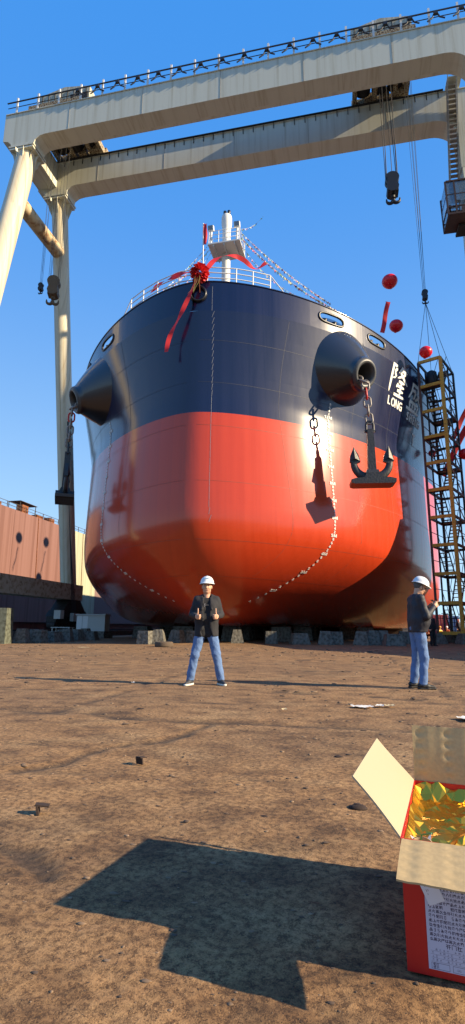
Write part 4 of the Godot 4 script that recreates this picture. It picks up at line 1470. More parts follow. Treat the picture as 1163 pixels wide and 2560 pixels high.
# ---------------------------------------------------------------- yard behind
func make_yard() -> void:
	var spots := [[11.2, -71.5, 2.6, M.c_red, "dull red shipping container behind the stair tower, beside a blue one", 0.1], [13.9, -79.0, 2.6, M.c_blue, "blue shipping container behind the stair tower", 0.15], [17.5, -70.0, 3.7, M.c_maroon, "tall maroon shipping container behind the stair tower", 0.1]]
	for q in spots:
		var t := thing("shipping_container", q[4], "container", Vector3(q[0], 0, q[1]), Basis(Vector3.UP, q[5]), "containers beyond the berth")
		var mb := MB.new()
		var h: float = q[2]
		mb.box(Vector3(0, h * 0.5, -3.0), Vector3(2.5, h, 6.0))
		obj("body", mb, q[3], t)
		for k in 8:
			var rb := MB.new()
			rb.box(Vector3(-1.1 + k * 0.31, h * 0.5, 0.03), Vector3(0.12, h - 0.2, 0.06))
			obj("rib", rb, q[3], t)
	var lm := mat(Color.WHITE, 0.8)
	lm.vertex_color_use_as_albedo = true
	for k in 7:
		var t := thing("tree", "far dark green tree on the skyline behind the containers", "tree", Vector3(22.0 + k * 4.2 + rng.randf() * 2.0, 0, -150.0 - rng.randf() * 20.0), Basis.IDENTITY, "far trees behind the containers")
		var tr := MB.new()
		tr.tube([Vector3(0, 0, 0), Vector3(0.1, 2.4, 0)], [0.2, 0.12], 7)
		tr.tube([Vector3(0.1, 2.2, 0), Vector3(0.9, 3.6, 0.3)], [0.1, 0.04], 6)
		tr.tube([Vector3(0.1, 2.2, 0), Vector3(-0.8, 3.5, -0.3)], [0.1, 0.04], 6)
		obj("trunk", tr, M.rusty, t)
		var cr := MB.new()
		for i in 420:
			var d := Vector3(rng.randfn(), rng.randfn() * 0.7, rng.randfn()).limit_length(2.0) * 0.95
			var p := Vector3(0, 3.6, 0) + d + Vector3(sin(i * 0.7), 0.3 * cos(i * 1.3), cos(i * 0.9)) * 0.5
			var x := Vector3(rng.randfn(), rng.randfn(), rng.randfn()).normalized() * 0.28
			var y := Vector3(rng.randfn(), rng.randfn(), rng.randfn()).normalized() * 0.28
			var g := rng.randf_range(0.7, 1.2)
			var col := Color(0.05 * g, 0.085 * g, 0.035 * g)
			cr.tri(p - x, p + x, p + y, col)
		obj("crown", cr, lm, t)

# ---------------------------------------------------------------- festive things
func balloon(at: Vector3, r: float, label: String, group: String) -> void:
	var t := thing("balloon", label, "balloon", at, Basis(Vector3.BACK, rng.randf_range(-0.25, 0.25)), group)
	var mb := MB.new()
	var pr := []
	for k in 19:
		var a := PI * k / 18.0
		var y := -cos(a)
		pr.append([sin(a) * r * (1.0 - 0.06 * maxf(0.0, -y)), y * r * 0.92])
	mb.lathe(pr, Vector3.ZERO, Vector3.UP, 28)
	obj("skin", mb, M.balloon, t)
	var nk := MB.new()
	nk.lathe([[0.0, -r * 0.9], [0.05, -r * 0.92], [0.1, -r * 1.04], [0.0, -r * 1.06]], Vector3.ZERO, Vector3.UP, 10)
	obj("neck", nk, M.balloon, t)
func banner(a: Vector3, b: Vector3, w: float, label: String, group: String) -> void:
	var t := thing("banner", label, "banner", b, Basis.IDENTITY, group)
	var d := (a - b)
	var x := d.cross(Vector3(0.2, 0, 1)).normalized() * w * 0.5
	var r0 := PackedVector3Array()
	var r1 := PackedVector3Array()
	for k in 12:
		var s := k / 11.0
		var o := Vector3(0, 0, 0.06 * sin(s * 9.0)) + x * 0.15 * sin(s * 7.0)
		r0.append(d * s - x + o); r1.append(d * s + x + o)
	var mb := MB.new()
	mb.grid([r0, r1])
	obj("cloth", mb, M.silk, t)
	var rod := MB.new()
	rod.tube([d - x * 1.1, d + x * 1.1], 0.02, 6)
	obj("rod", rod, M.rope, t)
func ribbon(pts: Array, w: float, called: String, label: String) -> MeshInstance3D:
	# a flat silk band swept along ship coordinates
	var cv := Curve3D.new()
	cv.bake_interval = 0.1
	for k in pts.size():
		var tn: Vector3 = (pts[mini(k + 1, pts.size() - 1)] - pts[maxi(k - 1, 0)]) * 0.2
		cv.add_point(pts[k], -tn, tn)
	var l := cv.get_baked_length()
	var r0 := PackedVector3Array()
	var r1 := PackedVector3Array()
	var n := 30
	for k in n:
		var p := cv.sample_baked(l * k / (n - 1))
		var d := (cv.sample_baked(minf(l, l * k / (n - 1) + 0.1)) - cv.sample_baked(maxf(0, l * k / (n - 1) - 0.1))).normalized()
		var x := d.cross(Vector3(0, 0.25, 1)).normalized().rotated(d, 0.5 * sin(k * 0.45)) * w * 0.5
		r0.append(p - x); r1.append(p + x)
	var mb := MB.new()
	mb.grid([r0, r1])
	var o := obj(called, mb, M.silk)
	o.transform = ship.transform
	tag(o, label, "ribbon", "red silk ribbons on the bow")
	return o
func bunting(a: Vector3, b: Vector3, sag: float, n: int, size: float, label: String) -> void:
	var t := thing("bunting", label, "bunting", ship.transform * a, Basis.IDENTITY, "strings of small paper flags")
	var inv := t.transform.affine_inverse() * ship.transform
	var p := []
	for k in 17:
		var s := k / 16.0
		p.append(inv * (a.lerp(b, s) - Vector3(0, sag * 4.0 * s * (1.0 - s), 0)))
	var c := MB.new()
	c.tube(p, 0.008, 4)
	obj("cord", c, M.mark, t)
	var fl := MB.new()
	var cols := [Color(0.75, 0.1, 0.18), Color(0.8, 0.62, 0.12), Color(0.75, 0.25, 0.4), Color(0.25, 0.55, 0.35), Color(0.8, 0.78, 0.75), Color(0.2, 0.42, 0.68), Color(0.75, 0.72, 0.35), Color(0.12, 0.12, 0.25)]
	for k in n:
		var s := (k + rng.randf()) / n
		var q: Vector3 = inv * (a.lerp(b, clampf(s, 0, 1)) - Vector3(0, sag * 4.0 * s * (1.0 - s), 0))
		var d := Vector3(rng.randf_range(-0.6, 0.6), -1, rng.randf_range(-0.6, 0.6)).normalized() * size * rng.randf_range(0.8, 1.6)
		var x := Vector3(rng.randf_range(-1, 1), rng.randf_range(-0.4, 0.4), rng.randf_range(-1, 1)).normalized() * size * 0.55
		fl.tri(q - x, q + x, q + d, cols[rng.randi() % cols.size()])
	stuff(obj("paper_flag", fl, M.confetti, t))
func make_festive() -> void:
	balloon(Vector3(4.17, 26.42, -37.0), 0.58, "red balloon floating highest above the ship's rail", "red balloons")
	balloon(Vector3(4.42, 22.69, -37.0), 0.5, "red balloon floating beside the slanted red banner", "red balloons")
	balloon(Vector3(5.82, 18.8, -34.0), 0.42, "red balloon floating just above the stair tower", "red balloons")
	balloon(Vector3(8.55, 12.87, -38.0), 0.42, "red balloon at the foot of the two slanted banners by the tower", "red balloons")
	balloon(Vector3(6.74, 13.7, -40.0), 0.28, "small red balloon seen through the stair tower", "red balloons")
	banner(Vector3(4.28, 26.65, -40.0), Vector3(3.68, 23.98, -40.0), 0.36, "narrow red banner rising above the ship's rail", "red banners")
	banner(Vector3(9.5, 17.1, -40.0), Vector3(8.2, 14.6, -40.0), 0.34, "upper of two slanted red banners beside the stair tower", "red banners")
	banner(Vector3(9.3, 15.6, -40.0), Vector3(7.35, 11.9, -40.0), 0.44, "lower and longer slanted red banner behind the stair tower", "red banners")
	# those that float above the hatches; their shade lies on the next ship
	for q in [[-3.0, 34.4, -71.0], [-8.0, 31.4, -79.0], [-6.0, 27.2, -70.0], [-6.3, 27.6, -79.5], [-5.0, 33.0, -64.0]]:
		balloon(Vector3(q[0], q[1], q[2]), 0.8, "red balloon floating above the ship's hatches behind the bow", "red balloons above the hatches")
		banner(Vector3(q[0], q[1] - 1.4, q[2]), Vector3(q[0] + 0.6, q[1] - 4.6, q[2] + 0.9), 0.5, "red banner hanging below a balloon above the ship's hatches", "red banners above the hatches")
	# silk flower on the stem
	var fw := thing("silk_flower", "round red silk flower tied to the stem rail with orange streamers", "decoration", ship.transform * Vector3(0.42, 20.13, 0.55))
	var inv := fw.transform.affine_inverse() * ship.transform
	var c := inv * Vector3(0.42, 20.13, 0.55)
	for k in 46:
		var y := 1.0 - 2.0 * (k + 0.5) / 46.0
		var a := k * 2.399963
		var d := Vector3(cos(a) * sqrt(1 - y * y), y, sin(a) * sqrt(1 - y * y))
		var mb := MB.new()
		var x := d.cross(Vector3(0.3, 1, 0.2)).normalized()
		var z := d.cross(x)
		var rows := []
		for i in 4:
			var row := PackedVector3Array()
			for j in 5:
				var u := (j - 2) * 0.09 * (0.5 + i * 0.3)
				row.append(c + d * (0.2 + 0.1 * i) + x * u + z * (0.05 * sin(j * 1.6 + k) + 0.04 * i))
			rows.append(row)
		mb.grid(rows)
		obj("petal", mb, M.silk, fw)
	for k in 7:
		var mb := MB.new()
		var x0 := rng.randf_range(-0.25, 0.1)
		var r0 := PackedVector3Array()
		var r1 := PackedVector3Array()
		var sw := rng.randf_range(-0.9, 0.1)
		for i in 8:
			var s := i / 7.0
			var p := c + Vector3(x0 + sw * s * s * 0.8, -0.35 - s * rng.randf_range(0.9, 1.1), 0.25 + 0.04 * sin(s * 8.0 + k))
			r0.append(p); r1.append(p + Vector3(0.03, 0.01, 0))
		mb.grid([r0, r1])
		obj("streamer", mb, M.streamer if k % 2 else M.streamer2, fw)
	ribbon([Vector3(0.29, 19.6, 0.7), Vector3(-0.19, 18.37, 0.75), Vector3(-0.61, 17.45, 0.72), Vector3(-1.15, 16.43, 0.62), Vector3(-1.34, 15.5, 0.6)], 0.24, "silk_ribbon", "long red ribbon tail hanging down the blue stem")
	ribbon([Vector3(0.1, 20.3, 0.5), Vector3(-1.17, 20.5, 0.1), Vector3(-2.42, 20.55, -0.55), Vector3(-3.1, 20.5, -1.0)], 0.3, "silk_ribbon", "red ribbon draped along the rail left of the silk flower")
	ribbon([Vector3(0.68, 20.3, 0.4), Vector3(1.22, 21.31, 0.0), Vector3(1.92, 21.83, -0.6), Vector3(2.54, 21.77, -1.0), Vector3(3.18, 21.35, -1.4), Vector3(3.74, 21.89, -1.7)], 0.28, "silk_ribbon", "red ribbon blown upwards across the mast above the rail")
	var fp := thing("flag_staff", "slim white flag staff with a limp red flag on the stem", "flag", ship.transform * Vector3(0.26, 18.2, -0.6))
	inv = fp.transform.affine_inverse() * ship.transform
	var mb := MB.new()
	mb.tube([inv * Vector3(0.3, 18.2, -0.6), inv * Vector3(0.18, 24.3, -0.6)], 0.035, 8)
	obj("staff", mb, M.white, fp)
	var rows := []
	for i in 8:
		var row := PackedVector3Array()
		for j in 5: row.append(inv * Vector3(0.2 + j * 0.055 + 0.02 * sin(i + j), 24.25 - i * 0.2, -0.6 + 0.05 * sin(j * 2.1 + i * 0.6)))
		rows.append(row)
	mb = MB.new()
	mb.grid(rows)
	obj("flag", mb, M.silk, fp)
	var top := Vector3(1.17, 27.9, -6.5)
	bunting(top, Vector3(7.63, 20.1, -4.6), 0.5, 170, 0.15, "thick string of paper flags sloping from mast to the rail beside the bolster")
	bunting(top + Vector3(0, 0.4, 0), Vector3(7.3, 20.4, -4.3), 0.3, 140, 0.13, "upper string of paper flags sloping from mast to the rail beside the bolster")
	bunting(top - Vector3(0, 0.6, 0), Vector3(5.6, 20.4, -3.3), 0.6, 60, 0.13, "thin sagging string of paper flags from the mast platform")
	bunting(Vector3(-1.09, 27.8, -6.4), Vector3(-5.3, 20.6, -3.0), 0.5, 70, 0.13, "string of paper flags from mast to the rail behind the red ribbon")
	bunting(Vector3(-1.09, 27.3, -6.4), Vector3(-4.2, 20.6, -2.2), 0.5, 70, 0.13, "lower string of paper flags from mast platform to the rail behind the red ribbon")
	bunting(Vector3(-1.0, 27.0, -6.4), Vector3(-2.6, 20.2, -1.5), 0.5, 34, 0.08, "sparse string of paper flags from mast platform to the stem rail")
	bunting(Vector3(0.95, 28.6, -6.4), Vector3(2.3, 31.6, -9.0), 0.4, 16, 0.12, "short string of paper flags blown up above the mast lamp")

# ---------------------------------------------------------------- carton in front
func carton_label() -> ImageTexture:
	var W := 420
	var H := 620
	var im := Image.create(W, H, false, Image.FORMAT_RGB8)
	im.fill(rgb(196, 200, 222))
	var ink := rgb(34, 30, 62)
	# strokes on a 10 x 10 grid
	var G := {
		"上": "5159 5497 2989".replace("2989", "1999"), "以": "2127 2737 4152 6163 7169", "外": "3115 1424 4443 6169 6486", "米": "3143 7363 1595 5159 5528 5588", "方": "5153 1393 3363 6369 3328", "安": "5152 1392 1314 9394 1595 4478 6532 3989", "全": "5114 5196 3474 3777 5459 1999", "火": "5128 5589 2334 8374", "点": "5153 5383 2474 2426 7476 2626 1819 3839 6869 8889 2676", "开": "1292 1595 3239 7279", "门": "1121 1319 3191 9199", "红": "2113 1333 3316 1636 1839 4393 6369 4999", "说": "1122 1424 2428 2837 4152 8172 4373 4345 7375 4575 5539 6569 6999", "明": "1141 1117 4147 1444 1717 1747 6191 6139 9199 6393 6696", "燃": "2129 1314 3334 4143 4373 6126 7189 7494", "放": "2112 1242 2219 2545 4549 6143 6393 8349 6499", "品": "3171 3134 7174 3474 1545 1519 4549 1949 5595 5559 9599 5999", "头": "3142 1343 6166 1696 6629 6699", "再": "1191 2329 2383 8389 5159 2686 1999".replace("2686 1999", "2585 1797"), "次": "1222 1628 5133 4393 6529 6599", "无": "2181 1494 5149 5549 6469 6999", "空": "5152 1292 1213 9293 4324 6384 2575 5558 1999", "平": "1292 3344 7364 1696 5259", "地": "1343 2127 1838 4595 5157 7158 9599 5999".replace("9599", "9497"), "面": "1191 5143 2383 2329 8389 4349 6369 2989", "色": "3112 2272 7264 2484 2428 8487 2787 2899", "的": "2112 1242 1219 4249 1545 1949 6152 6292 9299 6576", "区": "1191 1119 1999 3377 7337", "线": "2113 1333 3316 1636 1938 4393 4696 6169 6999", "产": "5152 1292 3344 7364 1494 1419", "引": "1141 4144 1444 1416 1646 4649 8189", "人": "5119 5199", "大": "1393 5154 5419 5499", "燃2": "1191",
		"0": "3171 3139 7179 3979", "5": "7131 3135 3575 7579 7939", "3": "3171 7179 3575 3979", "1": "5159", "分": "4114 6196 3575 7579 5539", "烟": "2129 1314 3334 4191 4149 9199 4999 5484 6136".replace("6136", "6457"), "花": "1292 3133 7173 3515 2529 6569 6999 8665", "爆": "2129 1314 3334 5181 5154 8184 5282 5484 4595 6159 4898", "竹": "2113 1343 3339 6153 5393 8389", "严": "1191 3123 6173 1494 1419", "禁": "1242 2115 6292 7175 2686 1797 5759"}
	var draw := func(ch: String, x: float, y: float, s: float, th: int):
		if not G.has(ch): return
		for st in G[ch].split(" "):
			if st.length() < 4: continue
			var a := Vector2(int(st[0]), int(st[1])) / 10.0
			var b := Vector2(int(st[2]), int(st[3])) / 10.0
			var n := int(ceil(a.distance_to(b) * s)) + 1
			for i in n + 1:
				var p := a.lerp(b, float(i) / n) * s + Vector2(x, y)
				im.fill_rect(Rect2i(int(p.x), int(p.y), th, th).intersection(Rect2i(0, 0, W, H)), ink)
	im.fill_rect(Rect2i(0, 0, W, 22), rgb(52, 36, 110))
	var title := "燃放说明"
	for i in 4: draw.call(title[i], 150 + i * 46, 32, 42, 5)
	im.fill_rect(Rect2i(70, 52, 60, 3), ink)
	var lines := ["以外空地上空无人方面安全火花米外", "米以上以外人引燃点火面平的线", "方的燃放方引火线点品方安全外", "平面地面方产品点上火人平开大", "安上说明防止烟花面明开大火线", "点火再次全开引火点火线开点火", "以外烟花0.5米以外人面无方大", "品上方的烟花点火引明点产品严", "色安全引火线以外严禁燃放说明", "品35米以外的安全区方面再火的", "再次引火线点火火点火线引人开", "头再次严禁再次点燃15分外上米"]
	for k in lines.size():
		var s: String = lines[k]
		for i in s.length(): draw.call(s[i], 18 + i * 25, 84 + k * 30, 24, 3)
	for i in 3: draw.call("开门红"[i], 120 + i * 38, 440, 34, 4)
	for k in 4:
		for i in 15:
			if (i * 7 + k * 3) % 5: draw.call("产品火全方安米明上区门平大面点"[(i + k * 4) % 15], 26 + i * 25, 482 + k * 22, 15, 1)
		im.fill_rect(Rect2i(20, 500 + k * 22, W - 20, 1), ink)
	for k in 3:
		var x := 20 + k * 140
		for q in [Rect2i(x, 574, 120, 2), Rect2i(x, 612, 120, 2), Rect2i(x, 574, 2, 40), Rect2i(x + 118, 574, 2, 40)]: im.fill_rect(q, ink)
	draw.call("烟", 30, 576, 18, 2); draw.call("花", 50, 576, 18, 2); draw.call("爆", 30, 594, 18, 2); draw.call("竹", 50, 594, 18, 2)
	for k in 7:
		var a := PI * (0.15 + 0.7 * k / 6.0)
		for i in 14: im.set_pixel(clampi(int(200 + cos(a) * (6 + i)), 0, W - 1), clampi(int(606 - sin(a) * (6 + i)), 0, H - 1), ink)
	return ImageTexture.create_from_image(im)
func make_carton() -> void:
	var B := Basis(Vector3.UP, deg_to_rad(-9.8))
	var t := thing("firework_carton", "open red cardboard carton lined with gold foil, flaps spread", "carton", Vector3(0.13, 0.0, -1.79), B)
	var w := 0.42
	var d := 0.66
	var h := 0.335
	var th := 0.006
	var floor_y := 0.012
	var face := func(called: String, o: Vector3, size: Vector3, m: Material) -> MeshInstance3D:
		var mb := MB.new()
		mb.box(o, size)
		return obj(called, mb, m, t)
	face.call("front_wall", Vector3(w * 0.5, h * 0.5 + floor_y, -th * 0.5), Vector3(w, h, th), M.carton_red)
	face.call("side_wall", Vector3(th * 0.5, h * 0.5 + floor_y, -d * 0.5), Vector3(th, h, d - 2 * th), M.carton_red)
	face.call("side_wall", Vector3(w - th * 0.5, h * 0.5 + floor_y, -d * 0.5), Vector3(th, h, d - 2 * th), M.carton_red)
	face.call("back_wall", Vector3(w * 0.5, h * 0.5 + floor_y, -d + th * 0.5), Vector3(w, h, th), M.carton_red)
	face.call("base", Vector3(w * 0.5, floor_y + 0.005, -d * 0.5), Vector3(w - 2 * th, 0.006, d - 2 * th), M.card)
	# flaps: hinge corners a-b, direction f, outside skin red
	var flap := func(label: String, a: Vector3, b: Vector3, f: Vector3, ripple: float, m: Material):
		var n := 44
		var k := 26
		var nn := (b - a).cross(f).normalized()
		if nn.y < 0: nn = -nn
		var rows := []
		var under := []
		for i in k + 1:
			var s := float(i) / k
			var row := PackedVector3Array()
			var ru := PackedVector3Array()
			for j in n + 1:
				var u := float(j) / n
				var z := 0.0
				if ripple > 0:
					# dents where the shells were pressed, with fine flutes between
					var cu := fmod(u * 4.0 + 0.15, 1.0) - 0.45
					var cs := fmod(s * 5.2, 1.0) - 0.5
					z -= ripple * exp(-(cu * cu) / 0.02) * (0.55 + 0.45 * cos(cs * TAU))
					z += 0.0005 * sin(u * 240.0)
				z += 0.004 * sin(s * 3.0 + u * 2.0)
				var p := a.lerp(b, u) + f * s + nn * z
				row.append(p); ru.append(p - nn * 0.005)
			rows.append(row); under.append(ru)
		var mb := MB.new()
		mb.grid(rows)
		mb.grid(under, false, true)
		for e in [0, k]:
			mb.grid([rows[e], under[e]])
		var l0 := PackedVector3Array(); var l1 := PackedVector3Array(); var l2 := PackedVector3Array(); var l3 := PackedVector3Array()
		for i in k + 1:
			l0.append(rows[i][0]); l1.append(under[i][0]); l2.append(rows[i][n]); l3.append(under[i][n])
		mb.grid([l0, l1]); mb.grid([l2, l3])
		var o := obj("flap", mb, m, t)
		o.set_meta("label", label)
	var y := h + floor_y
	var inv := B.inverse()
	var fl := inv * (Vector3(0.0, 0.5, -1.82) - Vector3(0.13, 0.0, -1.79)) - Vector3(0, y, 0)
	flap.call("smooth pale inside of the raised side flap", Vector3(0, y, -0.01), Vector3(0, y, -d + 0.01), Vector3(fl.x, fl.y, 0.0), 0.0, M.card_smooth)
	flap.call("upright back flap pressed with rows of round dents", Vector3(0.004, y, -d), Vector3(w, y, -d), Vector3(0.0, 0.205, -0.03), 0.006, M.card_ribbed)
	flap.call("front flap folded outwards, pressed with faint dents", Vector3(0.004, y, 0.0), Vector3(w, y, 0.0), Vector3(0.0, -0.03, 0.2), 0.003, M.card_ribbed)
	flap.call("raised side flap on the far side", Vector3(w, y, -0.01), Vector3(w, y, -d + 0.01), Vector3(0.2, -0.02, 0.0), 0.0, M.card_smooth)
	# printed label on the front
	var lb := MB.new()
	lb.quad(Vector3(0.058, 0.03, 0.0015), Vector3(0.222, 0.03, 0.0015), Vector3(0.222, 0.268, 0.0015), Vector3(0.058, 0.268, 0.0015))
	var lm := mat(Color.WHITE, 0.5)
	lm.albedo_texture = carton_label()
	obj("printed_label", lb, lm, t)
	# shipping sticker across the corner of the label
	var si := Image.create(120, 200, false, Image.FORMAT_RGB8)
	si.fill(rgb(226, 230, 240))
	for k in 26:
		if (k * 5) % 3: si.fill_rect(Rect2i(48, 20 + k * 3, 34, 2 if k % 4 else 3), rgb(50, 46, 70))
	for k in 7: si.fill_rect(Rect2i(26, 24 + k * 20, 3, 12 if k % 2 else 7), rgb(70, 66, 90))
	for k in 5: si.fill_rect(Rect2i(38, 30 + k * 24, 3, 9), rgb(70, 66, 90))
	var sk := MB.new()
	var sx := Vector3(0.9, 0.42, 0).normalized()
	var sy := Vector3(-0.42, 0.9, 0).normalized()
	var so := Vector3(0.07, 0.185, 0.004)
	sk.quad(so, so + sx * 0.046, so + sx * 0.046 + sy * 0.105, so + sy * 0.105)
	var sm := mat(Color.WHITE, 0.35)
	sm.albedo_texture = ImageTexture.create_from_image(si)
	obj("sticker", sk, sm, t)
	# crumpled gold foil lining
	var fn := FastNoiseLite.new()
	fn.seed = 77; fn.frequency = 4.0; fn.fractal_octaves = 2; fn.noise_type = FastNoiseLite.TYPE_CELLULAR
	fn.cellular_return_type = FastNoiseLite.RETURN_DISTANCE
	var sn := FastNoiseLite.new()
	sn.seed = 9; sn.frequency = 3.0
	var fm := MB.new()
	var nu := 22
	var nv := 34
	var hp := []
	for i in nu + 1:
		var row := []
		for j in nv + 1:
			var u := clampf((i + rng.randf_range(-0.42, 0.42)) / nu, 0, 1)
			var v := clampf((j + rng.randf_range(-0.42, 0.42)) / nv, 0, 1)
			if i == 0: u = 0.0
			if i == nu: u = 1.0
			if j == 0: v = 0.0
			if j == nv: v = 1.0
			var edge := minf(minf(u, 1 - u), minf(v, 1 - v))
			var yy := 0.285 + 0.045 * pow(1.0 - smoothstep(0.0, 0.1, edge), 2.0) + 0.02 * sn.get_noise_2d(u * 0.8 + v * 0.3, v * 0.8) + 0.03 * absf(sn.get_noise_2d(u * 1.4 - v * 0.9 + 7.0, v * 0.5)) + rng.randf_range(-0.0022, 0.0022)
			row.append(Vector3(th + 0.002 + u * (w - 2 * th - 0.004), yy, -th - 0.002 - v * (d - 2 * th - 0.004)))
		hp.append(row)
	for i in nu:
		for j in nv:
			if (i + j) % 2:
				fm.tri(hp[i][j], hp[i + 1][j + 1], hp[i + 1][j]); fm.tri(hp[i][j], hp[i][j + 1], hp[i + 1][j + 1])
			else:
				fm.tri(hp[i][j], hp[i][j + 1], hp[i + 1][j]); fm.tri(hp[i + 1][j], hp[i][j + 1], hp[i + 1][j + 1])
	obj("gold_foil", fm, M.foil, t)
	# torn opening with a paper tube and fuse
	var tb := thing("paper_tube", "torn paper firework tube with a green fuse in the carton corner", "firework tube", t.transform * Vector3(0.055, 0.285, -0.09), B * Basis(Vector3.RIGHT, 0.25))
	var pt := MB.new()
	pt.lathe([[0.0, -0.01], [0.026, -0.01], [0.027, 0.03], [0.031, 0.031], [0.031, -0.03]], Vector3.ZERO, Vector3.UP, 20)
	obj("tube", pt, M.card_smooth, tb)
	pt = MB.new()
	pt.tube([Vector3(-0.01, 0.0, 0), Vector3(0.0, 0.05, -0.01), Vector3(0.03, 0.07, 0.01)], 0.0025, 5)
	obj("fuse", pt, M.fuse, tb)
	pt = MB.new()
	for k in 5:
		var a := k * 1.25
		pt.tri(Vector3(cos(a) * 0.03, 0.02, sin(a) * 0.03), Vector3(cos(a + 0.5) * 0.034, 0.022, sin(a + 0.5) * 0.034), Vector3(cos(a + 0.2) * 0.055, 0.035 - 0.01 * (k % 2), sin(a + 0.2) * 0.055))
	obj("torn_paper", pt, M.white, tb)

func make_litter() -> void:
	var fn := FastNoiseLite.new()
	fn.seed = 3; fn.frequency = 6.0
	var sheet := func(at: Vector3, sx: float, sz: float, turn: float, label: String, m: Material):
		var rows := []
		for i in 9:
			var row := PackedVector3Array()
			for j in 9:
				var u := i / 8.0 - 0.5
				var v := j / 8.0 - 0.5
				row.append(Vector3(u * sx * (1.0 + 0.4 * fn.get_noise_2d(v * 2.0, at.x)), 0.015 + 0.03 * absf(fn.get_noise_2d(u + at.x, v + at.z)) + 0.02 * u * u, v * sz * (1.0 + 0.4 * fn.get_noise_2d(u * 2.0, at.z))))
			rows.append(row)
		var mb := MB.new()
		mb.grid(rows)
		var o := obj("paper_scrap", mb, m)
		o.transform = Transform3D(Basis(Vector3.UP, turn), at)
		tag(o, label, "litter", "paper scraps on the ground")
	sheet.call(Vector3(0.15, 0.0, -6.96), 0.26, 0.16, 0.3, "torn white paper scrap, largest of those before the carton", M.white)
	sheet.call(Vector3(0.36, 0.0, -7.08), 0.12, 0.1, 1.0, "small crumpled paper scrap beside the largest torn one", M.white)
	sheet.call(Vector3(0.47, 0.0, -7.12), 0.13, 0.08, 0.2, "small pinkish paper scrap beside the torn white ones", M.card)
	sheet.call(Vector3(1.27, 0.0, -6.35), 0.3, 0.2, 0.5, "dark and white torn wrapper behind the carton's back flap", M.white)
	sheet.call(Vector3(-3.6, 0.0, -8.9), 0.06, 0.05, 0.5, "tiny white paper scrap beside the long shadow", M.white)
	sheet.call(Vector3(-0.75, 0.0, -6.5), 0.07, 0.04, 0.5, "tiny pale paper scrap beside the dark joint in the ground", M.card)
	sheet.call(Vector3(-11.6, 0.0, -22.8), 0.5, 0.25, 0.1, "pale plank scrap lying before the keel blocks", M.card)
	for q in [[-1.6, -2.74, 0.4, "bent dark steel lug sticking out of the ground, nearest the carton's shadow"], [-1.47, -3.82, 1.2, "small dark steel lug sticking out of the ground farther off"]]:
		var t := thing("steel_lug", q[3], "steel lug", Vector3(q[0], 0, q[1]), Basis(Vector3.UP, q[2]), "steel lugs in the ground")
		var mb := MB.new()
		mb.box(Vector3(0, 0.022, 0), Vector3(0.01, 0.046, 0.06), Basis(Vector3.BACK, 0.2))
		obj("upright", mb, M.rust_dark, t)
		mb = MB.new()
		mb.box(Vector3(0.02, 0.042, 0), Vector3(0.07, 0.008, 0.045), Basis(Vector3.BACK, -0.15))
		obj("tongue", mb, M.rust_dark, t)
	for q in [[-0.1, -4.35, 0.025], [0.62, -5.3, 0.03], [-0.45, -2.95, 0.02], [-2.4, -6.2, 0.04], [0.02, -3.2, 0.04]]:
		var mb := MB.new()
		var rows := []
		for i in 6:
			var row := PackedVector3Array()
			for k in 9:
				var a := TAU * k / 9
				var v := PI * i / 5
				var r: float = q[2] * (1.0 + 0.35 * fn.get_noise_3d(cos(a) + q[0] * 9.0, i, sin(a)))
				row.append(Vector3(sin(v) * cos(a) * r * 1.3, cos(v) * r * 0.4 + r * 0.1, sin(v) * sin(a) * r))
			rows.append(row)
		mb.grid(rows, true, true)
		var o := obj("earth_clod", mb, M.rust_dark)
		o.position = Vector3(q[0], 0, q[1])
		tag(o, "dark brown clod of earth lying on the dirt", "clod", "large clods on the dirt")

# ---------------------------------------------------------------- people
var fold := FastNoiseLite.new()
func bent(p: Vector3, pivot: Vector3, b: Basis) -> Vector3: return pivot + b * (p - pivot)
func fist(mb: MB, wrist: Vector3, f: Vector3, s: float, up: Vector3, thumb: Vector3, cell: float) -> void:
	# s: -1 right hand, +1 left hand; f along the forearm
	var q := up.cross(f).normalized() * -s
	var fd := Field.new(wrist - Vector3.ONE * 0.17, wrist + Vector3.ONE * 0.2, cell)
	fd.cap(wrist - f * 0.05, wrist + f * 0.02, 0.027, 0.028, 0.02)
	for o in [-0.022, 0.0, 0.02]:
		fd.cap(wrist + f * 0.02 + up * o * 0.8, wrist + f * 0.075 + up * o * 1.2, 0.02, 0.019, 0.015)
	for i in 4:
		var b := wrist + f * (0.082 - 0.004 * absf(i - 1.0)) + up * (0.034 - 0.021 * i)
		var l: float = [1.0, 1.08, 1.0, 0.82][i]
		var c := b + f * 0.022 * l + q * 0.02
		var d := c - f * 0.004 + q * 0.024 * l
		var e := d - f * 0.034 * l + q * 0.002
		fd.cap(b, c, 0.0115, 0.0112, 0.004)
		fd.cap(c, d, 0.0108, 0.0102, 0.004)
		fd.cap(d, e, 0.0098, 0.009, 0.004)
	var t0 := wrist + f * 0.035 + up * 0.026 + q * 0.012
	var t1 := t0 + thumb * 0.04 + f * 0.012
	var t2 := t1 + thumb * 0.036
	var t3 := t2 + thumb * 0.03 - f * 0.006
	fd.cap(t0, t1, 0.016, 0.0125, 0.01)
	fd.cap(t1, t2, 0.0125, 0.011, 0.004)
	fd.cap(t2, t3, 0.011, 0.009, 0.004)
	fd.out(mb)
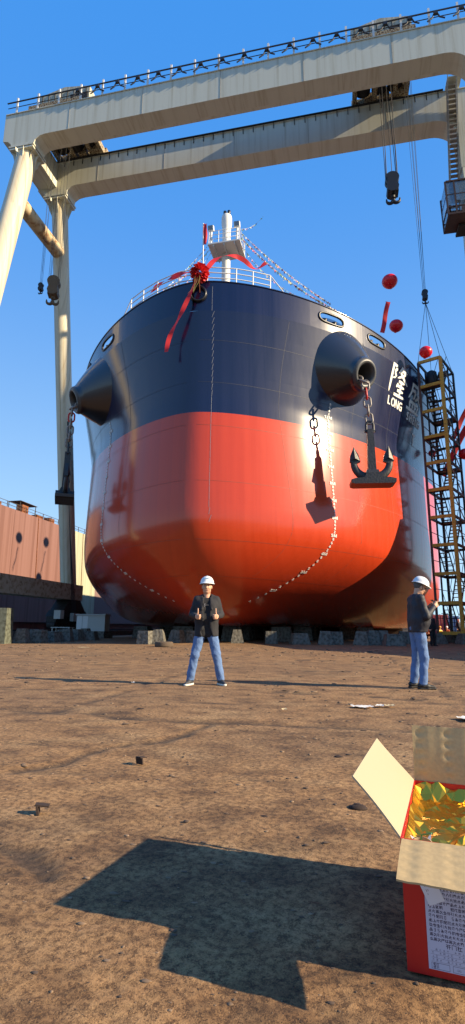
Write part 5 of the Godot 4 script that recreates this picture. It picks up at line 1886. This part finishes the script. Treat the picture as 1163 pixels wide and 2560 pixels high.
func dome(hx: Transform3D, cell_n: int) -> MB:
	var mb := MB.new()
	var rows := []
	for i in 13:
		var row := PackedVector3Array()
		for k in cell_n:
			var a := TAU * k / cell_n
			var t := PI * 0.5 * i / 9.0
			var r := sin(minf(t, PI * 0.5))
			var y := cos(minf(t, PI * 0.5)) * 0.122
			var ox := 0.117 * r
			var oz := 0.138 * r
			if i >= 10:
				var front := maxf(0.0, sin(a))
				var e := (0.014 + 0.03 * front * front) * (1.0 if i != 10 else 0.5)
				ox += e; oz += e
				y = [-0.006, -0.014, -0.022][i - 10] - 0.008 * front
				if i == 12:
					ox -= 0.004; oz -= 0.004
			# three raised ribs along the crown
			if i < 9 and i > 0:
				var px := cos(a) * ox
				y += 0.006 * exp(-px * px / 0.0002) * sin(t * 2.0)
			row.append(hx * Vector3(cos(a) * ox, y, sin(a) * oz))
		rows.append(row)
	mb.grid(rows, true, true)
	return mb
func build_person(c: Dictionary) -> Node3D:
	var res: float = c.res
	var p := thing("person", c.label, "person", c.at, Basis(Vector3.UP, c.turn), c.get("group", ""))
	var J: Dictionary = c.joints
	var hp := Vector3(0, J.neck.y, J.neck.z)
	var hb: Basis = c.get("head", Basis.IDENTITY)
	var up := Vector3(0, J.neck.y - 1.48, J.neck.z)
	var H := func(v: Vector3) -> Vector3: return bent(v + up, hp, hb)
	# body: head, neck, hands and what the clothes cover, one skin
	var body := MB.new()
	var cell := 0.0065 * res
	var hc: Vector3 = H.call(Vector3(0, 1.62, 0.01))
	var fd := Field.new(hc - Vector3(0.17, 0.26, 0.19), hc + Vector3(0.17, 0.2, 0.19), cell)
	fd.ell(H.call(Vector3(0, 1.668, -0.012)), Vector3(0.077, 0.098, 0.096), 0.02, hb)
	fd.ell(H.call(Vector3(0, 1.61, 0.02)), Vector3(0.066, 0.088, 0.072), 0.03, hb)
	fd.cap(H.call(Vector3(-0.03, 1.555, 0.03)), H.call(Vector3(0.03, 1.555, 0.03)), 0.034, 0.034, 0.03)
	fd.cap(H.call(Vector3(-0.008, 1.535, 0.058)), H.call(Vector3(0.008, 1.535, 0.058)), 0.02, 0.02, 0.02)
	if res < 1.5:
		for s in [-1.0, 1.0]:
			fd.ell(H.call(Vector3(s * 0.038, 1.598, 0.056)), Vector3(0.026, 0.024, 0.024), 0.02, hb)
			fd.ell(H.call(Vector3(s * 0.031, 1.637, 0.1)), Vector3(0.019, 0.011, 0.015), 0.01, hb, true)
			fd.ell(H.call(Vector3(s * 0.079, 1.618, -0.005)), Vector3(0.012, 0.032, 0.02), 0.008, hb)
		fd.cap(H.call(Vector3(0, 1.64, 0.084)), H.call(Vector3(0, 1.606, 0.104)), 0.011, 0.015, 0.012)
		fd.cap(H.call(Vector3(-0.02, 1.57, 0.078)), H.call(Vector3(0.02, 1.57, 0.078)), 0.01, 0.01, 0.008)
	var nk: Vector3 = J.neck
	fd.cap(H.call(Vector3(0, 1.56, -0.015)), nk - Vector3(0, 0.06, 0.01), 0.056, 0.064, 0.03)
	fd.out(body)
	for s in [-1.0, 1.0]:
		var k := "R" if s < 0 else "L"
		var f: Vector3 = (J["wr" + k] - J["el" + k]).normalized()
		f = (f + c.get("hand_dir", Vector3.ZERO)).normalized()
		var u := (Vector3.UP - f * f.y).normalized()
		fist(body, J["wr" + k] + f * 0.01, f, s, u, c.get("thumb", u), 0.0052 * maxf(1.0, res * 0.8))
	# the covered rest
	var core := Field.new(Vector3(-0.45, 0.02, -0.35), Vector3(0.45, 1.6, 0.45), 0.03)
	core.cap(Vector3(0, J.hip.y, J.hip.z), nk - Vector3(0, 0.08, 0.01), 0.07, 0.06, 0.05)
	for k in ["R", "L"]:
		core.cap(nk - Vector3(0, 0.06, 0), J["sh" + k], 0.04, 0.035, 0.04)
		core.cap(J["sh" + k], J["el" + k], 0.035, 0.03, 0.03)
		core.cap(J["el" + k], J["wr" + k], 0.03, 0.026, 0.02)
		core.cap(Vector3(-0.085 if k == "R" else 0.085, J.hip.y - 0.03, J.hip.z), J["kn" + k], 0.055, 0.045, 0.04)
		core.cap(J["kn" + k], J["an" + k], 0.045, 0.035, 0.03)
	core.out(body)
	var bo := obj("body", body, c.skin, p, true)
	# face
	if res < 1.5:
		for s in [-1.0, 1.0]:
			var e := MB.new()
			e.ball(H.call(Vector3(s * 0.031, 1.636, 0.08)), Vector3(0.013, 0.0055, 0.008), 6)
			obj("eye", e, M.eye, p)
			var b := MB.new()
			b.tube([H.call(Vector3(s * 0.014, 1.653, 0.092)), H.call(Vector3(s * 0.032, 1.658, 0.088)), H.call(Vector3(s * 0.05, 1.652, 0.075))], [0.003, 0.0038, 0.002], 5)
			obj("eyebrow", b, M.eye, p)
		var mo := MB.new()
		mo.tube([H.call(Vector3(-0.022, 1.573, 0.084)), H.call(Vector3(0, 1.571, 0.09)), H.call(Vector3(0.022, 1.573, 0.084))], [0.002, 0.004, 0.002], 5)
		obj("mouth", mo, M.lip, p)
		var hr := Field.new(hc - Vector3(0.14, 0.1, 0.16), hc + Vector3(0.14, 0.18, 0.16), cell)
		hr.ell(H.call(Vector3(0, 1.665, -0.02)), Vector3(0.0815, 0.1, 0.097), 0.02, hb)
		hr.cut(H.call(Vector3(0, 1.6, 0.11)), Vector3(0.12, 0.09, 0.115), hb)
		hr.cut(H.call(Vector3(0, 1.5, 0.0)), Vector3(0.2, c.get("hair_low", 0.1), 0.2), hb)
		var hm := MB.new()
		hr.out(hm)
		obj("hair", hm, c.hair, p, true)
	if c.get("glasses", false):
		var gl := MB.new()
		for s in [-1.0, 1.0]:
			gl.tube([H.call(Vector3(s * 0.01, 1.636, 0.102)), H.call(Vector3(s * 0.055, 1.638, 0.092)), H.call(Vector3(s * 0.076, 1.638, 0.0))], 0.003, 5)
		obj("glasses", gl, M.eye, p)
	if c.has("helmet"):
		var hx := Transform3D(hb, H.call(Vector3(0, 1.695, -0.004))) * Transform3D(Basis(Vector3.RIGHT, -0.06), Vector3.ZERO)
		var ho := obj("hard_hat", dome(hx, 40), c.helmet, p)
		if res < 1.5 and c.get("print", false):
			for k in 4:
				var pr := MB.new()
				pr.box(hx * Vector3(-0.033 + k * 0.022, 0.06, 0.126 - 0.0 * k), Vector3(0.015, 0.014, 0.004), hb * Basis(Vector3.RIGHT, -0.5))
				obj("print", pr, M.print_blue, ho)
		if c.get("strap", false):
			var sp := MB.new()
			for s in [-1.0, 1.0]: sp.tube([H.call(Vector3(s * 0.088, 1.69, 0.0)), H.call(Vector3(s * 0.08, 1.6, 0.02)), H.call(Vector3(s * 0.035, 1.525, 0.05))], 0.004, 5)
			obj("chin_strap", sp, M.eye, ho)
	# shirt
	var g := 0.014 * res
	var hem: float = c.hem
	var belly: float = c.get("belly", 0.0)
	var torso := func(fl: Field, grow: float, low: float):
		var ch := Vector3(0, lerpf(J.hip.y, nk.y, 0.68), lerpf(J.hip.z, nk.z, 0.68))
		var bl := Vector3(0, lerpf(J.hip.y, nk.y, 0.28), lerpf(J.hip.z, nk.z, 0.28) + 0.015 + belly * 0.5)
		var bt := Vector3(0, low + 0.02, J.hip.z + 0.005)
		for s in [-1.0, 1.0]:
			var x := Vector3(s, 0, 0)
			fl.cap(ch + x * 0.075, bl + x * 0.065, 0.112 + grow, 0.112 + grow + belly, 0.04, 0.96)
			fl.cap(bl + x * 0.065, bt + x * 0.075, 0.112 + grow + belly, 0.108 + grow, 0.04, 0.96)
			fl.cap(ch + Vector3(s * 0.03, 0.06, 0), nk + Vector3(s * 0.03, -0.05, -0.02), 0.08 + grow, 0.062 + grow, 0.05)
	var lo := Vector3(-0.5, hem - 0.06, -0.38)
	var hi := Vector3(0.5, nk.y + 0.08, 0.45)
	if c.has("shirt"):
		var sf := Field.new(Vector3(-0.26, hem - 0.02, -0.22), Vector3(0.26, nk.y + 0.05, 0.26), g)
		torso.call(sf, 0.0, hem + 0.04)
		sf.cut(nk + Vector3(0, 0.045, 0.03), Vector3(0.058, 0.05, 0.08))
		var sm := MB.new()
		sf.out(sm, Transform3D.IDENTITY, 0.006, fold)
		var so := obj("shirt", sm, c.shirt, p, true)
		if res < 1.5:
			for q in [[-0.03, 1.335, 0.02, 0.005], [-0.034, 1.32, 0.014, 0.012], [-0.03, 1.303, 0.018, 0.005], [0.008, 1.312, 0.05, 0.004], [-0.036, 1.29, 0.01, 0.01]]:
				var pr := MB.new()
				pr.box(Vector3(q[0], q[1], 0.137), Vector3(q[2], q[3], 0.004))
				obj("print", pr, M.print_grey, so)
	# jacket
	var jf := Field.new(lo, hi, g)
	torso.call(jf, 0.022, hem)
	for s in [-1.0, 1.0]:
		var k := "R" if s < 0 else "L"
		jf.cap(nk + Vector3(s * 0.05, -0.05, -0.015), J["sh" + k], 0.06, 0.06, 0.05)
		jf.cap(J["sh" + k], J["el" + k], 0.064, 0.055, 0.035)
		jf.cap(J["el" + k], J["wr" + k], 0.056, 0.043, 0.025)
		if c.get("open", false):
			jf.cap(nk + Vector3(s * 0.062, -0.03, 0.03), Vector3(s * 0.085, nk.y - 0.24, 0.142), 0.02, 0.014, 0.012)
	jf.cut(nk + Vector3(0, 0.06, 0.02), Vector3(0.055, 0.08, 0.07), Basis.IDENTITY, true, 0.01)
	jf.cut(Vector3(0, hem - 0.5, 0), Vector3(1, 0.5, 1))
	if c.get("open", false):
		jf.cut(Vector3(-0.002, hem + 0.2, 0.24), Vector3(0.03, 0.62, 0.17), Basis.IDENTITY, true, 0.02)
		jf.cut(Vector3(0.03, hem - 0.02, 0.2), Vector3(0.05, 0.12, 0.12), Basis(Vector3.BACK, 0.35), true, 0.03)
	else:
		jf.cap(nk + Vector3(-0.05, -0.01, -0.03), nk + Vector3(0.05, -0.01, -0.03), 0.03, 0.03, 0.02)
	var jm := MB.new()
	jf.out(jm, Transform3D.IDENTITY, 0.008, fold)
	obj("jacket", jm, c.jacket, p, true)
	# trousers
	var tf := Field.new(Vector3(-0.42, 0.05, -0.3), Vector3(0.42, J.hip.y + 0.16, 0.45), g)
	tf.cap(Vector3(-0.07, J.hip.y + 0.02, J.hip.z), Vector3(0.07, J.hip.y + 0.02, J.hip.z), 0.115, 0.115, 0.03, 0.98)
	for k in ["R", "L"]:
		var hip := Vector3(-0.085 if k == "R" else 0.085, J.hip.y - 0.03, J.hip.z)
		tf.cap(hip, J["kn" + k], 0.098, 0.072, 0.03)
		tf.cap(J["kn" + k], J["an" + k] + Vector3(0, 0.0, 0.0), 0.071, 0.066, 0.03)
	tf.cut(Vector3(0, -0.43, 0), Vector3(1, 0.5, 1))
	tf.cut(Vector3(0, J.hip.y + c.get("waist", 0.06) + 0.5, 0), Vector3(1, 0.5, 1))
	var tm := MB.new()
	tf.out(tm, Transform3D.IDENTITY, 0.011, fold)
	obj("trousers", tm, c.trousers, p, true)
	for k in ["R", "L"]:
		var a: Vector3 = J["an" + k]
		var toe: float = c.get("toe_out", 0.4) * (-1.0 if k == "R" else 1.0)
		var d := Vector3(sin(toe), 0, cos(toe))
		var g0 := Vector3(a.x, 0, a.z)
		for sole in 2:
			var sf := Field.new(g0 + Vector3(-0.22, -0.03, -0.22), g0 + Vector3(0.22, 0.17, 0.26), 0.008 * res)
			if sole:
				sf.cap(g0 - d * 0.055 + Vector3(0, 0.02, 0), g0 + d * 0.06 + Vector3(0, 0.02, 0), 0.044, 0.045, 0.02)
				sf.cap(g0 + d * 0.06 + Vector3(0, 0.02, 0), g0 + d * 0.165 + Vector3(0, 0.02, 0), 0.048, 0.034, 0.02)
				sf.cut(g0 + Vector3(0, 0.016, 0), Vector3(0.4, 0.016, 0.4), Basis.IDENTITY, false)
			else:
				sf.cap(g0 - d * 0.05 + Vector3(0, 0.06, 0), g0 + d * 0.05 + Vector3(0, 0.05, 0), 0.044, 0.044, 0.03)
				sf.cap(g0 + d * 0.05 + Vector3(0, 0.045, 0), g0 + d * 0.16 + Vector3(0, 0.03, 0), 0.044, 0.03, 0.02)
				sf.cap(g0 - d * 0.01 + Vector3(0, 0.06, 0), g0 + Vector3(0, 0.13, 0), 0.045, 0.042, 0.02)
				sf.cut(g0 + Vector3(0, -0.07, 0), Vector3(0.4, 0.1, 0.4))
			var sm := MB.new()
			sf.out(sm)
			obj("sole" if sole else "shoe", sm, c.sole if sole else c.shoe, p, true)
	return p
func stand(lean := 0.0) -> Dictionary:
	return {"hip": Vector3(0, 0.93, 0), "neck": Vector3(0, 1.48, lean), "shR": Vector3(-0.185, 1.42, lean - 0.01), "shL": Vector3(0.185, 1.42, lean - 0.01), "elR": Vector3(-0.25, 1.14, -0.02), "elL": Vector3(0.25, 1.14, -0.02), "wrR": Vector3(-0.24, 0.9, 0.06), "wrL": Vector3(0.24, 0.9, 0.06), "knR": Vector3(-0.1, 0.5, 0.03), "knL": Vector3(0.1, 0.5, 0.03), "anR": Vector3(-0.11, 0.09, -0.01), "anL": Vector3(0.11, 0.09, -0.01)}
func make_people() -> void:
	fold.seed = 12; fold.frequency = 7.0; fold.fractal_octaves = 2; fold.noise_type = FastNoiseLite.TYPE_SIMPLEX
	var j := stand()
	j.merge({"shR": Vector3(-0.165, 1.405, -0.01), "shL": Vector3(0.165, 1.405, -0.01), "elR": Vector3(-0.245, 1.16, -0.03), "elL": Vector3(0.245, 1.16, -0.03), "wrR": Vector3(-0.175, 1.125, 0.19), "wrL": Vector3(0.185, 1.125, 0.19), "knR": Vector3(-0.185, 0.5, 0.03), "knL": Vector3(0.175, 0.5, 0.03), "anR": Vector3(-0.262, 0.09, -0.01), "anL": Vector3(0.252, 0.09, -0.01)}, true)
	build_person({"label": "man in white hard hat, dark blazer and jeans giving two thumbs up", "at": Vector3(-2.34, 0.0, -8.97), "turn": deg_to_rad(14.0), "res": 1.0, "joints": j, "skin": M.skin, "hair": M.hair, "helmet": M.hat, "print": true, "shirt": M.tee, "jacket": M.blazer, "open": true, "hem": 0.79, "waist": -0.03, "trousers": M.jeans, "shoe": M.shoe_grey, "sole": M.sole, "head": Basis(Vector3.UP, -0.05)})
	j = stand(0.02)
	j.merge({"neck": Vector3(0, 1.475, 0.03), "elR": Vector3(-0.26, 1.13, 0.06), "elL": Vector3(0.25, 1.12, 0.08), "wrR": Vector3(-0.12, 1.29, 0.25), "wrL": Vector3(0.1, 1.27, 0.24), "knR": Vector3(-0.09, 0.5, 0.04), "knL": Vector3(0.1, 0.5, 0.0), "anR": Vector3(-0.1, 0.09, 0.0), "anL": Vector3(0.11, 0.09, -0.07)}, true)
	var p2 := build_person({"label": "man in white hard hat and navy jacket looking down at his phone", "at": Vector3(1.13, 0.0, -9.33), "turn": deg_to_rad(106.0), "res": 1.0, "joints": j, "skin": M.skin, "hair": M.hair_grey, "helmet": M.hat, "strap": true, "glasses": true, "jacket": M.navy_jacket, "belly": 0.025, "hem": 0.88, "trousers": M.jeans, "shoe": M.shoe_black, "sole": M.shoe_black, "head": Basis(Vector3.RIGHT, 0.42), "toe_out": 0.12, "hand_dir": Vector3(0, 0.2, 0.5), "thumb": Vector3(0, 0.5, 0.8), "hair_low": 0.075})
	var ph := MB.new()
	ph.box(Vector3.ZERO, Vector3(0.075, 0.155, 0.009))
	var po := obj("phone", ph, M.phone)
	po.transform = p2.transform * Transform3D(Basis(Vector3.RIGHT, -0.9), Vector3(-0.01, 1.36, 0.33))
	tag(po, "mobile phone held in both hands by the man in the navy jacket", "phone")
	build_person({"label": "man all in black standing behind the man with the phone", "at": Vector3(4.55, 0.0, -31.2), "turn": 0.6, "res": 2.4, "joints": stand(), "skin": M.skin, "hair": M.hair, "jacket": M.tee, "hem": 0.85, "trousers": M.tee, "shoe": M.shoe_black, "sole": M.shoe_black})
	build_person({"label": "man in dark clothes standing bareheaded before the maroon container", "at": Vector3(9.9, 0.0, -52.0), "turn": 0.3, "res": 2.6, "joints": stand(), "skin": M.skin, "hair": M.hair, "jacket": M.navy_jacket, "hem": 0.85, "trousers": M.tee, "shoe": M.shoe_black, "sole": M.shoe_black})
	for q in [[7.35, -52.5, M.hat_yellow, "worker in orange jacket and yellow hard hat squatting behind the stair tower", M.orange], [8.35, -53.0, M.hat_yellow, "worker in yellow jacket and yellow hard hat squatting behind the stair tower", M.hat_yellow], [9.05, -53.2, M.hat, "worker in orange jacket and white hard hat squatting behind the stair tower", M.orange]]:
		var s := {"hip": Vector3(0, 0.32, -0.12), "neck": Vector3(0, 0.82, 0.08), "shR": Vector3(-0.19, 0.76, 0.06), "shL": Vector3(0.19, 0.76, 0.06), "elR": Vector3(-0.25, 0.55, 0.2), "elL": Vector3(0.25, 0.55, 0.2), "wrR": Vector3(-0.12, 0.5, 0.4), "wrL": Vector3(0.12, 0.5, 0.4), "knR": Vector3(-0.17, 0.5, 0.25), "knL": Vector3(0.17, 0.5, 0.25), "anR": Vector3(-0.14, 0.09, 0.0), "anL": Vector3(0.14, 0.09, 0.0)}
		build_person({"label": q[3], "at": Vector3(q[0], 0.0, q[1]), "turn": rng.randf_range(-0.6, 0.8), "res": 2.6, "joints": s, "skin": M.skin, "hair": M.hair, "helmet": q[2], "jacket": q[4], "hem": 0.28, "trousers": M.tee, "shoe": M.shoe_black, "sole": M.shoe_black, "group": "workers squatting behind the tower"})

func last_materials() -> void:
	var fine := noise_img(91, 0.05, 4)
	var weave := noise_img(92, 0.12, 3)
	M.rail_dark = mat(rgb(70, 62, 60), 0.8)
	M.c_red = mat(rgb(150, 82, 88), 0.7)
	M.c_blue = mat(rgb(46, 92, 150), 0.7)
	M.c_maroon = mat(rgb(112, 52, 52), 0.7)
	M.streamer = mat(rgb(226, 120, 60), 0.6)
	M.streamer2 = mat(rgb(206, 178, 84), 0.6)
	M.carton_red = mat(rgb(196, 26, 24), 0.4)
	M.card_smooth = mat(rgb(176, 162, 134), 0.8)
	M.card_ribbed = textured(rgb(196, 170, 124), 0.85, ramp_tex(fine, [[0.0, grey(0.9)], [1.0, grey(1.0)]]), Vector3.ONE * 4.0)
	M.foil = mat(rgb(255, 196, 70), 0.3, 1.0)
	M.fuse = mat(rgb(60, 130, 90), 0.7)
	M.rust_dark = textured(rgb(66, 48, 40), 0.9, ramp_tex(fine, [[0.0, grey(0.55)], [1.0, grey(1.0)]]), Vector3.ONE * 6.0)
	M.skin = mat(rgb(206, 158, 128), 0.55)
	M.hair = mat(rgb(30, 26, 26), 0.6)
	M.hair_grey = mat(rgb(84, 80, 78), 0.7)
	M.hat = mat(rgb(232, 234, 236), 0.3)
	M.hat_yellow = mat(rgb(226, 176, 40), 0.35)
	M.orange = mat(rgb(206, 112, 72), 0.8)
	M.eye = mat(rgb(28, 22, 22), 0.4)
	M.lip = mat(rgb(150, 84, 76), 0.5)
	M.print_blue = mat(rgb(96, 150, 170), 0.5)
	M.print_grey = mat(rgb(150, 150, 156), 0.6)
	M.tee = mat(rgb(24, 24, 28), 0.85)
	M.blazer = mat(rgb(32, 32, 38), 0.85)
	M.blazer.rim_enabled = true
	M.blazer.rim = 0.1
	M.navy_jacket = mat(rgb(26, 28, 42), 0.65)
	M.jeans = textured(rgb(122, 152, 194), 0.85, ramp_tex(weave, [[0.0, rgb(120, 135, 165)], [0.5, rgb(205, 214, 230)], [1.0, rgb(255, 255, 255)]]), Vector3.ONE * 2.2, normal_tex(weave, 3.0), 0.6)
	M.shoe_grey = mat(rgb(52, 54, 60), 0.6)
	M.shoe_black = mat(rgb(26, 26, 28), 0.6)
	M.sole = mat(rgb(222, 220, 212), 0.6)
	M.phone = mat(rgb(28, 28, 32), 0.2)

func _ready() -> void:
	rng.seed = 20240
	set_view()
	var t0 := Time.get_ticks_msec()
	make_materials(); more_materials(); last_materials()
	print("materials ", Time.get_ticks_msec() - t0)
	make_ground()
	print("ground ", Time.get_ticks_msec() - t0)
	make_ship()
	make_left_ship()
	make_crane()
	make_tower()
	make_blocks()
	make_yard()
	print("structures ", Time.get_ticks_msec() - t0)
	make_anchor("black anchor hanging broadside before the red bow, its shadow on the paint", 0.1, Vector3(1.68, 11.72, -28.75), Vector3(1.55, 14.5, -28.6))
	make_anchor("black anchor hanging edge-on from the bolster before the round crane leg", 2.09, Vector3(-16.85, 11.75, -29.2), Vector3(-16.7, 14.65, -29.1))
	make_festive()
	make_carton()
	make_litter()
	print("objects ", Time.get_ticks_msec() - t0)
	make_people()
	print("people ", Time.get_ticks_msec() - t0)
